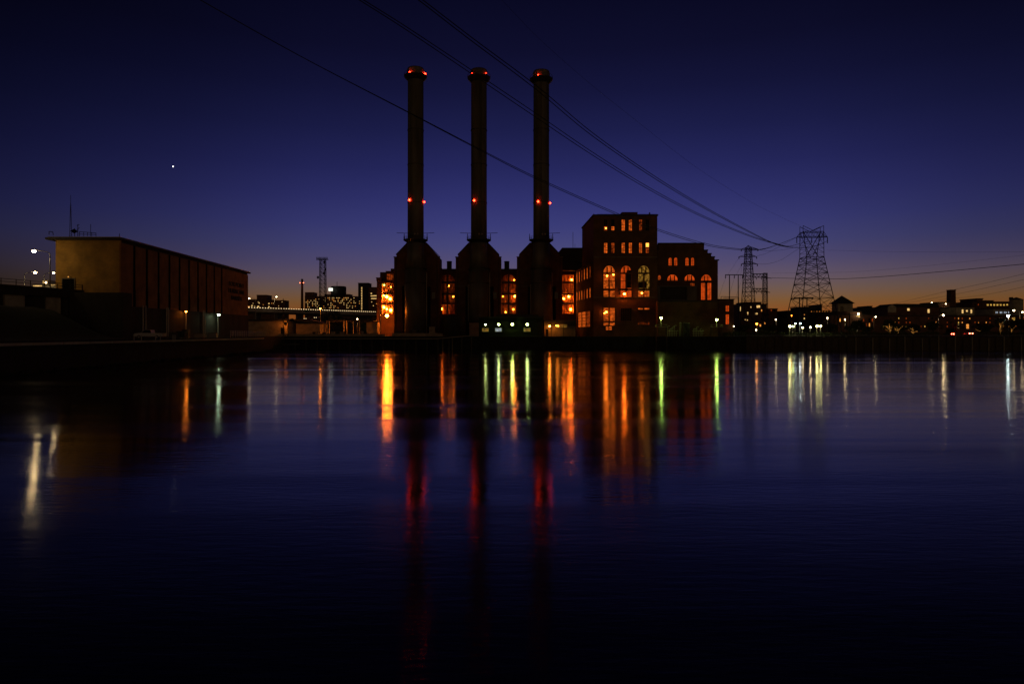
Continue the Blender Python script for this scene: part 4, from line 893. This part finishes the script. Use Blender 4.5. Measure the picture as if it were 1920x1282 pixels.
for s in (-1,1): MB().ball((X(566.5,760)+s*2.0,758.5,Z(530.5,760)),.45,8,6).build('beacon',emit('far_beacon',(1,.15,.06),9),ch)
# ---- lattice helpers
def lattice(mb, c0, w0, z0, c1, w1, z1, n, r, cross=True):
    """square lattice column between two levels"""
    c0=Vector(c0); c1=Vector(c1)
    lv=[]
    for k in range(n+1):
        t=k/n; c=c0.lerp(c1,t); ww=w0+(w1-w0)*t; z=z0+(z1-z0)*t
        lv.append([Vector((c.x+sx*ww/2,c.y+sy*ww/2,z)) for sx,sy in ((-1,-1),(1,-1),(1,1),(-1,1))])
    for a,b in zip(lv,lv[1:]):
        for i in range(4):
            mb.tube(a[i],b[i],r,None,4); j=(i+1)%4
            if cross: mb.tube(a[i],b[j],r*.55,None,3); mb.tube(a[j],b[i],r*.55,None,3)
            mb.tube(b[i],b[j],r*.55,None,3)
    return mb
ct=thing('cell_tower','lattice phone mast with antenna crown on the skyline','phone mast',(X(605,470),470,G))
cxx=X(605.3,470); mb=MB(); lattice(mb,(cxx,470),4.2,G+8,(cxx,470),3.4,Z(487,470),16,.2); mb.build('mast','galvd',ct)
mb=MB().box(cxx-3.6,cxx+3.6,468,472,Z(486.5,470),Z(486,470))
for i in range(9): mb.box(cxx-3.7+i*.88,cxx-3.3+i*.88,467.6,468,Z(488.5,470),Z(482.7,470)); 
mb.build('antenna_crown','galvd',ct)
for dx,y_,r in ((1.6,492,1.0),(2.2,506,.8),(1.2,513,.9),(-2.8,520.5,1.0)): MB().lathe(cxx+dx,468,[(.2,Z(y_,470)-r),(r,Z(y_,470)),(.2,Z(y_,470)+r)],10).build('dish','galvd',ct)
# ---- big pylon
DP=330.0
py2=thing('transmission_tower','tall lattice pylon with forked head, the larger of the two','pylon',(X(1522,DP),DP,G),'lattice pylons')
cx2=X(1522,DP)
body=MB()
w_w=31.5*DP/F; zw_=Z(483,DP); w_b=78*DP/F
# legs to waist
def pylon_legs(mb,cx,cy,wb_,z0,wt_,z1,levels,r):
    lv=[]
    for t in levels:
        ww=wb_+(wt_-wb_)*t; z=z0+(z1-z0)*t; lv.append([Vector((cx+sx*ww/2,cy+sy*ww/2,z)) for sx,sy in ((-1,-1),(1,-1),(1,1),(-1,1))])
    for a,b in zip(lv,lv[1:]):
        for i in range(4):
            j=(i+1)%4; mb.tube(a[i],b[i],r,None,4); mb.tube(a[i],b[j],r*.55,None,4); mb.tube(a[j],b[i],r*.55,None,4); mb.tube(b[i],b[j],r*.55,None,4)
            m_=(a[i]+b[j])/2; mb.tube((a[i]+b[i])/2,(a[i]*.5+b[j]*.5),r*.4,None,3); mb.tube((a[j]+b[j])/2,(a[i]*.5+b[j]*.5),r*.4,None,3)
pylon_legs(body,cx2,DP,w_b,G,w_w,zw_,[0,.27,.48,.66,.8,.91,1],.2)
body.build('body','galvd',py2)
hd=MB(); wh=38.5*DP/F; zt1=Z(435,DP); zt2=Z(444.5,DP); ztop=Z(424.3,DP)
hw2=w_w/2
for sy in (-1,1):
    yb=DP+sy*hw2; yt=DP+sy*hw2*.45
    for sx in (-1,1):
        o_=Vector((cx2+sx*wh/2,yt,ztop)); wv=Vector((cx2+sx*hw2,yb,zw_)); m1=Vector((cx2+sx*wh/2,yt,zt1))
        hd.tube(wv,m1,.16,None,4).tube(m1,o_,.13,None,4)
        hd.tube(m1,Vector((cx2-sx*hw2*.35,yb,zw_)),.17,None,4)
        hd.tube(o_,Vector((cx2,yt,Z(433.5,DP))),.13,None,4)
        # lacing
        for k in range(1,6):
            t=k/6; a=wv.lerp(m1,t); b=Vector((cx2-sx*hw2*.35,yb,zw_)).lerp(m1,t); hd.tube(a,b,.09,None,3)
            a2=wv.lerp(m1,(k-1)/6); hd.tube(a2,b,.09,None,3)
    for z in (zt1,zt2):
        hd.tube((cx2-wh/2,yt,z),(cx2+wh/2,yt,z),.16,None,4)
    for k in range(8):
        u0_=cx2-wh/2+wh*k/8; u1_=u0_+wh/8; hd.tube((u0_,yt,zt1 if k%2 else zt2),(u1_,yt,zt2 if k%2 else zt1),.09,None,3)
    hd.tube((cx2-hw2,yb,zw_),(cx2+hw2,yb,zw_),.15,None,4)
for sx,ex in ((-1,1494),(1,1551.5)):
    tip=Vector((X(ex,DP),DP,Z(444.5,DP)))
    for sy in (-1,1): hd.tube((cx2+sx*wh/2,DP+sy*hw2*.45,zt2),tip,.13,None,4).tube((cx2+sx*wh/2,DP+sy*hw2*.45,zt1-.1),tip,.12,None,4)
hd.build('forked_head','galvd',py2)
for px in (1494,1522,1551.5): 
    g=MB()
    for k in range(6): g.lathe(X(px,DP),DP,[(.1,Z(444.5,DP)-.5*k-.5),(.3,Z(444.5,DP)-.5*k-.35),(.1,Z(444.5,DP)-.5*k)],8)
    g.build('insulator','galvd',py2)
# ---- smaller pylon
D1=345.0; py1=thing('transmission_tower','slender lattice pylon with three crossarms left of the forked pylon','pylon',(X(1403,D1),D1,G),'lattice pylons')
c1=X(1403,D1); body=MB(); pylon_legs(body,c1,D1,25*D1/F,G,9*D1/F,Z(465,D1),[0,.15,.28,.4,.5,.6,.68,.76,.84,.92,1],.17)
for i,(sx,sy) in enumerate(((-1,-1),(1,-1),(1,1),(-1,1))): body.tube((c1+sx*1.2,D1+sy*1.2,Z(465,D1)),(c1,D1,Z(460,D1)),.12,None,4)
body.build('body','galvd',py1)
for (a,b,y_) in ((1390,1421,467),(1385.6,1418.7,481.2),(1390,1420,495)):
    g=MB()
    for ex in (a,b):
        tip=Vector((X(ex,D1),D1,Z(y_,D1)))
        for sy in (-1,1): g.tube((c1,D1+sy*1,Z(y_,D1)),tip,.12,None,4).tube((c1,D1+sy*1,Z(y_-5,D1)),tip,.1,None,4)
        g.tube(tip,tip-Vector((0,0,1.1)),.22,None,6)
    g.build('crossarm','galvd',py1)
# ---- lattice gantry right of it
gy=thing('lattice_gantry','narrow lattice column with two truss arms beside the slender pylon','gantry',(X(1434.5,350),350,G))
mb=MB(); lattice(mb,(X(1434.5,350),350),2.3,G,(X(1434.5,350),350),1.7,Z(512,350),13,.14); mb.build('column','galvd',gy)
for ya,yb,xe in ((513.6,520,1447),(541,546.5,1444)):
    g=MB(); x0,x1=X(1410,350),X(1438,350); za_,zb_=Z(ya,350),Z(yb,350)
    g.tube((x0,350,za_),(x1,350,za_),.2,None,4).tube((x0,350,zb_),(x1,350,zb_),.2,None,4).tube((x1-1,350,zb_),(X(xe,350),350,zb_-.5),.16,None,4)
    for k in range(9): g.tube((x0+(x1-x0)*k/9,350,za_ if k%2 else zb_),(x0+(x1-x0)*(k+1)/9,350,zb_ if k%2 else za_),.15,None,3)
    for k in range(3): g.tube((x0+2+k*2.6,350,zb_),(x0+2.4+k*2.6,350,zb_-1.2),.16,None,5)
    g.build('truss_arm','galvd',gy)
# ---- H frame
hf=thing('wire_frame_gantry','two legged pole gantry with flat beam left of the slender pylon','gantry',(X(1376,300),300,G))
MB().tube(P(1359.8,515.3,300),P(1392.7,515.3,300),.2,None,6).build('beam','galvd',hf)
for px in (1367.8,1384.2): MB().tube(P(px,630,300),P(px,515,300),.24,.2,8).build('leg','galvd',hf)
for px in (1360.3,1376.8,1392): MB().tube(P(px,515.5,300),P(px,522,300),.17,None,6).build('insulator','galvd',hf)
h2=thing('wire_frame_gantry','small gantry with hanging insulators under the forked pylon','gantry',(X(1506,315),315,G))
MB().tube(P(1489,558.5,315),P(1525,558.5,315),.25,None,5).build('beam','galvd',h2)
for px in (1499,1513): MB().tube(P(px,630,315),P(px,557,315),.3,.25,8).build('leg','galvd',h2)
for px in (1490,1505,1524): MB().tube(P(px,558.5,315),P(px-2,562,315),.22).build('insulator','galvd',h2)
h3=thing('substation_frame','low dark substation frame with flat beams right of the forked pylon','gantry',(X(1580,285),285,G))
for y_ in (586.5,588.5): MB().tube(P(1556,y_,285),P(1594,y_,285),.14).build('beam','galvd',h3)
for px in (1558,1564,1570.5,1577,1593): MB().tube(P(px,630,285),P(px,586,285),.14).build('leg','galvd',h3)
# ---- wires
def interp(pts, n=9):
    """smooth spline through image points"""
    outp=[]
    P_=[(2*pts[0][0]-pts[1][0],2*pts[0][1]-pts[1][1])]+list(pts)+[(2*pts[-1][0]-pts[-2][0],2*pts[-1][1]-pts[-2][1])]
    for i in range(1,len(P_)-2):
        p0,p1,p2,p3=P_[i-1:i+3]
        for k in range(n):
            t=k/n; outp.append(tuple(.5*((2*p1[j])+(-p0[j]+p2[j])*t+(2*p0[j]-5*p1[j]+4*p2[j]-p3[j])*t*t+(-p0[j]+3*p1[j]-3*p2[j]+p3[j])*t**3) for j in (0,1)))
    outp.append(tuple(pts[-1])); return outp
def wire(label, pts, a, b, r0=.075, group='power cables', r1=None):
    """a,b: plan points (x,y) of the span; heights follow the sag"""
    a=Vector(a); b=Vector(b); d=b-a; w3=[]
    for px,py in interp(pts):
        s=(px-CX)/F; t=(s*a.y-a.x)/(d.x-s*d.y); y=a.y+d.y*t; w3.append(Vector((a.x+d.x*t,y,H+(Y0-py)/F*y)))
    mb=MB(); n=len(w3)
    for i in range(n-1): mb.tube(w3[i],w3[i+1],r0,None,4)
    return tag(mb.build('power_cable','wire'),label,'power cable',group)
tipL=(X(1494,DP),DP); tipM=(X(1522,DP),DP); tipR=(X(1551.5,DP),DP)
s1=lambda px,d:(X(px,d),d)
# B pair
for dx,lab in ((0,'lower'),(1,'upper')):
    o=dx*8
    wire(f'{lab} cable of the middle pair crossing above the stacks to the pylon',[(640+o,-22),(673+o,0),(755+o*1.1,52),(880+o*1.1,136-dx*1),(1000+o,217-dx*2),(1100+o*.7,284-dx*2),(1200+o*.5,346-dx*2),(1300+o*.3,399-dx*2),(1400,441-dx*2),(1457,458-dx),(1480,461.5),(1506,455),(1522,452)],s1(640+o,104),tipM,.095)
    wire(f'{lab} cable of the right hand pair crossing behind the rightmost stack',[(750+o,-24),(784+o,0),(880+o*1.1,74),(1000+o,164-dx*1),(1100+o*.7,247-dx*2),(1200+o*.5,317-dx*2),(1300+o*.3,379-dx*2),(1400,433-dx*2),(1457,459-dx),(1500,464.5),(1530,461),(1551,452)],s1(750+o,92),tipR,.095)
    wire(f'{lab} cable of the long left pair dipping behind the tall block',[(340,-22),(375,0),(560,104),(765,211-dx),(900,282-dx*2),(1000,333-dx*3),(1150,400-dx*3),(1235,433-dx*3),(1320,459-dx*3),(1380,468-dx*2),(1425,468.5-dx),(1460,458),(1494,444.5)],s1(340,118),tipL,.095)
wire('faint thin shield wire high right of the stacks',[(905,-30),(940,0),(1010,72),(1100,152),(1200,232),(1300,310),(1400,374),(1460,405),(1503,424.5)],s1(905,110),(X(1503,DP),DP),.028)
wire('cable from slender pylon to forked pylon, top crossarm',[(1421,468),(1440,470.5),(1470,468),(1500,461),(1530,451)],s1(1421,D1),(X(1530,DP-1),DP-1),.05)
wire('cable from slender pylon to forked pylon, middle crossarm',[(1419,480),(1437,475),(1460,463),(1494,444.8)],s1(1419,D1),(X(1494,DP-2),DP-2),.05)
wire('cable from slender pylon to forked pylon, lowest crossarm',[(1420,495),(1440,494.5),(1465,487),(1490,471),(1505,462)],s1(1420,D1),(X(1505,DP-1),DP-1),.05)
wire('highest faint cable leaving the forked pylon to the right',[(1551,469),(1650,471.5),(1780,472.5),(1960,472)],s1(1551,DP),s1(1960,300),.03)
wire('long cable from the gantry sweeping right across the dusk sky',[(1447,521),(1560,523),(1640,519.5),(1740,511.5),(1840,502.5),(1960,491.5)],s1(1447,350),s1(1960,200),.09)
wire('thin cable just above the long sweeping cable',[(1447,512),(1600,509.5),(1750,497),(1960,474)],s1(1447,352),s1(1960,240),.025)
wire('upper of three cables sloping behind the square chimney',[(1680,569),(1780,545),(1850,530),(1960,504)],s1(1680,420),s1(1960,220),.05)
wire('middle of three cables sloping behind the square chimney',[(1680,572),(1800,550),(1870,535),(1960,515.5)],s1(1680,424),s1(1960,224),.045)
wire('lowest of three cables sloping behind the square chimney',[(1760,562),(1850,552),(1960,529)],s1(1760,424),s1(1960,228),.045)
for k,(a,b,lab) in enumerate((((1386,482),(1360.3,522),'left down lead from slender pylon to the pole gantry'),((1391,496),(1376.8,522),'middle down lead from slender pylon to the pole gantry'),((1391,500),(1388,524),'right down lead from slender pylon to the pole gantry'))):
    wire(lab,[a,((a[0]+b[0])/2-.5,(a[1]+b[1])/2+1),b],s1(a[0],D1),s1(b[0],300),.035)
for a,b,lab in (((1360.3,522),(1347,560),'left slack lead below the pole gantry'),((1376.8,522),(1366,560),'middle slack lead below the pole gantry'),((1392,522),(1380,556),'right slack lead below the pole gantry')):
    wire(lab,[a,((a[0]+b[0])/2-.8,(a[1]+b[1])/2+1.5),b],s1(a[0],300),s1(b[0],268),.03)

# ================= RIGHT TOWN
block('brick building with lit top windows behind the slender pylon',[(1387,1438,571),(1398,1428,567.5),(1438,1459,579.5)],430,[(1418.5,1425,572.5,577,'town'),(1407,1409,573,577,'town'),(1387.5,1389,575,583,'town'),(1416,1420.5,586.5,589.5,'town'),(1401,1403,585,590,'town'),(1424,1427,608,612,'towno'),(1396,1398,598.5,600,'town'),(1400,1402,599,601,'town')],m='brick3',
      grid=[(1392,1455,582,618,6,8,.35,2.2,3.5)],seed=11,wm=('dark','dark','w_dim','towno'))
block('dark building with a dotted row of small lights behind the forked pylon',[(1477,1556,583.5),(1504,1532,576.5),(1539,1543,572)],420,[(1521+5*k,1522.2+5*k,583.2+.0*k,584.4,'towno') for k in range(7)],m='concd',grid=[(1482,1550,590,612,6.5,7,.12,2,3)],seed=12)
sqt=thing('pyramid_roof_tower','square pavilion tower with dark pyramid roof','tower',(X(1585,400),404,G))
x0,x1=X(1571.5,400),X(1599,400)
MB().box(x0,x1,400,408,G,Z(569,400)).build('wall','cream',sqt)
xe0,xe1,ze=X(1567.5,400),X(1601.5,400),Z(569,400)
MB().add([(xe0,398.7,ze),(xe1,398.7,ze),(xe1,409.3,ze),(xe0,409.3,ze),((xe0+xe1)/2,404,Z(554,404))],[(3,2,1,0),(0,1,4),(1,2,4),(2,3,4),(3,0,4)]).build('roof','roof',sqt)
MB().extr(arch(X(1575,400),X(1582,400),Z(583,400),Z(577,400),Z(574,400)),front(400),0,.06).build('window','glass',sqt)
wg2=block('low brick hall with lit pilasters at the foot of the pyramid tower',[(1556,1643,590.5),(1571,1616,585)],392,[(1605.5,1608,585.5+6,591+3,'town'),(1609,1612,585.5+6,591+4,'town')],grid=[(1575,1640,600,612,5.5,9,.5,2.2,6)],seed=13,wm=('w_dim','dark','towno'),name='brick_hall')
walllamp('bright lamp at the eave right of the pyramid tower',1609.5,588.5,390,'streets',.5)
block('dark tree height roofs between pyramid tower and long gabled hall',[(1614,1668,577.5),(1629,1636,574.5)],520,[(1652,1653.5,578.5,580,'w_white')],m='roof',name='roofed_block',seed=14)
lh=block('long hall with pale gable end and low pitched roof',[(1664,1760,576)],405,[(1701,1705.5,578,582.5,'town'),(1739,1743,579.5,586.5,'town'),(1676,1679,595,599,'towno'),(1684.5,1688,593.5,600,'town'),(1724.5,1727,597,600,'town'),(1731.5,1734,597,600,'town'),(1665,1668,593,595,'town')],grid=[(1650,1755,606,616,7,8,.22,2,3)],seed=15,name='long_hall',wm=('towno','dark','w_dim'))
MB().extr([(X(1664,405),Z(576,405)),(X(1760,405),Z(575,405)),(X(1757,405),Z(570,405)),(X(1677,405),Z(569.5,405))],front(405),-16,.5).build('pitched_roof','concd',lh)
MB().extr([(X(1664,405),Z(586,405)),(X(1679,405),Z(586,405)),(X(1679,405),Z(575,405)),(X(1671.5,405),Z(571,405)),(X(1664,405),Z(575,405))],front(405),0,.8).build('gable','cream',lh)
block('dark block with rooftop lamps left of the square chimney',[(1759,1782,567.5),(1775,1782,574.5)],415,[(1769.5,1773.5,579,587,'town'),(1761.5,1764.5,594.5,601.5,'town'),(1770,1772.5,598.5,602,'town')],m='brick3',seed=16)
walllamp('small lamp on the roof of the dark block by the chimney',1773.5,569.7,412,'streets',.28)
walllamp('small lamp above the ridge of the long hall',1747,567.3,408,'streets',.24)
sqc=thing('square_chimney','broad square dark chimney rising over the right town','chimney',(X(1787.5,440),442,G))
MB().extr([(X(1780.5,440),G),(X(1794,440),G),(X(1792,440),Z(544,440)),(X(1782.3,440),Z(544,440))],front(440),-4,0).build('shaft','brick',sqc)
MB().box(X(1781.6,440),X(1792.6,440),439.7,444.3,Z(544,440),Z(543,440)).build('cap','concd',sqc)
block('pale low block with three glowing yellow windows',[(1793,1827,576.5)],400,[(1803,1806.3,580.3,587.2,'town'),(1811,1814.5,581,584.6,'town'),(1819.4,1822.6,580.3,587.2,'town')],m='cream',seed=17)
block('brick mill with a row of orange windows at the far right',[(1823.5,1894,566.5),(1833,1844,560.5),(1847,1865,564.2)],450,[(1850+6.1*k,1853.4+6.1*k,570,573,'w_yel') for k in range(7)],m='brick3',seed=18,grid=[(1828,1845,571,580,6,6,.4,2,2.4)],wm=('w_dim','dark'))
block('pale block with small blue white windows below the mill',[(1863,1893,579.5)],410,[(1866.5+ [0,2.6,8,10.6,15.7,18.8,23.5][k],1868.2+[0,2.6,8,10.6,15.7,18.8,23.5][k],584,587.3,'w_white') for k in range(7)],m='cream',seed=19)
wt=thing('round_tower','round pale tower with shallow dark cone roof beside the mill','tower',(X(1905,430),434,G))
MB().lathe(X(1905.5,434),434,[(3.7,G),(3.7,Z(562,434))],24).build('wall','cream',wt,True); MB().lathe(X(1905.5,434),434,[(4.1,Z(562,434)),(.2,Z(557.2,434))],24).build('roof','roof',wt)
MB().box(X(1896,430),X(1900,430),430,432,Z(562,430),Z(557,430)).build('roof_stub','roof',wt)
block('long two storey brick terrace along the right shore road',[(1640,1960,592.5)],390,[(1811.5,1816.5,607.5,616,'towno'),(1794,1798,608,616,'town'),(1900,1903,592+3,601,'w_yel')],m='brick3',grid=[(1828,1950,597,612,7,7.5,.6,1.8,2.6),(1650,1820,597,612,7,7.5,.5,1.8,2.6)],seed=20,wm=('w_dim','dark','towno','w_dim','w_yel'),name='brick_terrace')
# street lamps and floodlights of the right bank
RL=[(1769,590.8,322,1759.6,'street',.34,'street lamp with right arm before the square chimney'),(1890.3,592,300,1890.5,'cool',.42,'brilliant cool white lamp below the mill'),(1901,582,330,1912,'streets',.4,'warm lamp with left arm at the far right edge'),
 (1584.3,599,300,1584.5,'street',.26,'white street lamp in front of the pyramid tower hall'),(1551.3,596,320,1551.6,'streets',.3,'small lamp beside the forked pylon right leg'),(1641.8,594,330,1638,'streets',.32,'small yellow lamp left of the lit trees'),
 (1607,615,280,1607.2,'streets',.22,'low white lamp under the dark tree canopy'),(1454.7,599,330,1455,'streets',.32,'lamp between the slender pylon and the forked pylon'),(1419,607,320,1419.2,'sodiuml',.4,'orange lamp below the slender pylon'),(1484.3,591,380,1484.5,'sodiuml',.26,'faint orange lamp left of the forked pylon base'),
 (1417.8,618.5,280,1418,'streets',.26,'low white lamp beneath the orange one by the pylon'),(1376,611.5,262,1376.2,'streets',.16,'tiny white lamp right of the red windows'),(1917,585,300,1921,'streets',.3,'lamp at the very right frame edge')]
for px,py,d,po,m_,s_,lab in RL: lamp(lab,px,py,d,po,m_,s_)
FL=[(1481,611.8,'floody',.4,'leftmost yellow floodlight of the pair left of the forked pylon'),(1487.2,611.8,'floodw',.2,'right yellow floodlight of the pair left of the forked pylon'),(1491.3,606.7,'cool',.14,'small cool light above the left floodlight pair'),(1500.2,606.4,'cool',.22,'larger cool light above the left floodlight pair'),
 (1505,614,'streets',.3,'small warm light between the floodlight pairs'),(1519.7,613.2,'street',.2,'bright warm light left of the right floodlight pair'),(1532,611.3,'floody',.36,'left yellow floodlight of the right pair'),(1538.8,611.3,'floody',.32,'right yellow floodlight of the right pair')]
for px,py,m_,s_,lab in FL:
    d=256; p=P(px,py,d); t=thing('yard_floodlight',lab,'floodlight',(p.x,d,G),'floodlights on the right bank')
    MB().tube((p.x,d+.3,G),(p.x,d+.3,p.z),.1).build('post','galv',t); MB().box(p.x-.35,p.x+.35,d+.1,d+.5,p.z-.2,p.z+.4).build('housing','steel',t); MB().ball((p.x,d-.05,p.z),s_,10,6,.8).build('lens',m_,t)
# ================= TREES
def tree_mesh(seed, h, r, n, squat=1.0, leafs=.32):
    rn=random.Random(seed); tr=MB(); tr.tube((0,0,0),(0,0,h*.45),.22,.14,7)
    cl=[]
    for k in range(13):
        a=rn.uniform(0,6.28); rad=r*rn.uniform(.15,.75); z=h*rn.uniform(.42,.9); rad*=math.sqrt(max(.1,1-((z-h*.6)/(h*.42))**2))
        c=Vector((rad*math.cos(a),rad*math.sin(a),z)); cl.append((c,r*rn.uniform(.28,.45))); tr.tube((0,0,h*rn.uniform(.25,.42)),tuple(c),.08,.03,5)
    lf=MB()
    for i in range(n):
        c,cr=rn.choice(cl); v=Vector((rn.gauss(0,1),rn.gauss(0,1),rn.gauss(0,1))).normalized()*cr*rn.uniform(.4,1.08)
        p=c+Vector((v.x,v.y,v.z*squat)); s=leafs*rn.uniform(.6,1.3); u=Vector((rn.gauss(0,1),rn.gauss(0,1),rn.gauss(0,.6))).normalized(); w2=u.cross(Vector((rn.gauss(0,1),rn.gauss(0,1),rn.gauss(0,1)))).normalized()
        lf.add([p-u*s,p+w2*s*.6,p+u*s,p-w2*s*.6],[(0,1,2,3)])
    return tr,lf,cl
protos={}
for nm,(s,h,r,n,q_) in dict(round=(1,7.5,4.2,1300,.8),small=(2,5,2.6,800,.9),tall=(3,11,3.6,1500,1.2)).items():
    tr,lf,cl=tree_mesh(s,h,r,n,q_); protos[nm]=(tr,lf,cl)
tms={}
def tree(label, px, d, kind, sc_=1.0, group='trees along the right bank', base=G):
    tr,lf,cl=protos[kind]; t=thing('deciduous_tree',label,'tree',(X(px,d),d,base),group); 
    for nm_,mb_,m_ in (('trunk',tr,'bark'),('crown',lf,'leaf')):
        key=(kind,nm_)
        if key not in tms:
            me=bpy.data.meshes.new(nm_); me.from_pydata([tuple(v) for v in mb_.v],[],mb_.f); me.materials.append(M[m_]); tms[key]=me
        o=bpy.data.objects.new(nm_,tms[key]); sc.collection.objects.link(o); o.parent=t; WO[o]=WO[t]
    t.scale=(sc_,)*3; t.rotation_euler=(0,0,random.uniform(0,6)); return t
TR=[(1610,270,'round',.85,'round dark tree with low lamp under it right of the tower hall'),(1596,285,'small',1.0,'small dark tree left of the round dark tree'),(1626,300,'small',1.0,'small dark tree right of the round dark tree'),
 (1668,300,'round',.95,'tree wound with string lights, leftmost lit one'),(1684,292,'small',1.1,'low tree wound with string lights beside the leftmost lit one'),(1712,296,'small',1.1,'tree with string lights before the long hall'),(1750,275,'round',.8,'arching dark tree left of the street lamp post'),
 (1838,300,'round',.8,'wide tree touched by lamp light below the yellow windows'),(1874,300,'tall',.75,'narrow upright tree lit yellow under the cool lamp'),(1896,292,'round',.85,'spreading tree right of the yellow lit upright tree'),(1914,268,'round',.9,'dark tree at the far right edge'),
 (1470,300,'round',.75,'dark tree left of the left floodlight pair'),(1450,290,'small',1.0,'small dark tree below the lamp between the pylons'),(1432,285,'small',.9,'small dark tree below the gantry'),(1396,280,'small',1.1,'bush like tree right of the red windows'),(1558,288,'round',.7,'tree right of the right floodlight pair'),(1783,280,'small',.7,'small tree between the two red lit cars'),(1795,300,'round',.7,'tree left of the brighter red lit car'),(1850,270,'small',1.0,'dark bush tree near the shore under the mill'),(1466,420,'tall',.9,'tall dark tree on the glowing horizon left of the forked pylon')]
for px,d,k_,s_,lab in TR: tree(lab,px,d,k_,s_)
tree('round green tree touched by lamplight in the middle yard',625,330,'round',1.55,'trees in the yard',G)
tree('low dark tree left of the hospital under the bridge',588,340,'small',1.2,'trees in the yard')
tree('dark tree behind the yard shed',548,350,'round',.9,'trees in the yard')
# string lights
for k,(px,d,h,r,n,lab) in enumerate(((1668,298,7.5,4.4,90,'warm string lights wound through the leftmost lit tree'),(1684,290,5.5,2.6,45,'warm string lights on the low lit tree'),(1712,294,5.6,3.4,50,'warm string lights on the tree before the long hall'),(1875,298,8.2,2.0,70,'yellow lights climbing the narrow upright tree'),(1838,298,6,4,26,'sparse lights in the wide tree below the yellow windows'),(1896,290,6,4,34,'sparse lights in the spreading tree at the right'))):
    rn=random.Random(40+k); mb=MB(); c=Vector((X(px,d),d,G))
    for b_ in range(max(4,n//9)):
        a=rn.uniform(0,6.28); z0_=rn.uniform(.8,h*.45); L2=r*rn.uniform(.5,1.0); up=rn.uniform(.15,.9)*(h-z0_)*.8; m2=rn.randint(6,12)
        for i in range(m2):
            t=max(0,(i+rn.uniform(-.2,.2))/m2); mb.ball(c+Vector((L2*t*math.cos(a),-abs(L2*t*math.sin(a))*.6-.2,z0_+up*t**.7+rn.uniform(-.1,.1))),rn.uniform(.03,.07),5,4)
    tag(mb.build('string_lights','dots'),lab,'string lights','string lights in the trees')
# hedge along the right bank
hg=MB(); rn=random.Random(77)
for i in range(9000):
    px=rn.uniform(1348,1960); d=rn.uniform(246,262); z=G+rn.random()**.7*(1.6+.8*mnoise.noise(Vector((px*.03,0,0)))); p=Vector((X(px,d),d,z)); s=.22
    if 1762<px<1832 and z>G+.6: continue
    u=Vector((rn.gauss(0,1),rn.gauss(0,1),rn.gauss(0,1))).normalized(); w2=u.cross(Vector((0,rn.gauss(0,1),1))).normalized(); hg.add([p-u*s,p+w2*s*.6,p+u*s,p-w2*s*.6],[(0,1,2,3)])
tag(hg.build('shrubbery','leaf'),'low dark shrubs growing behind the right bulkhead','shrubs',kind='stuff')
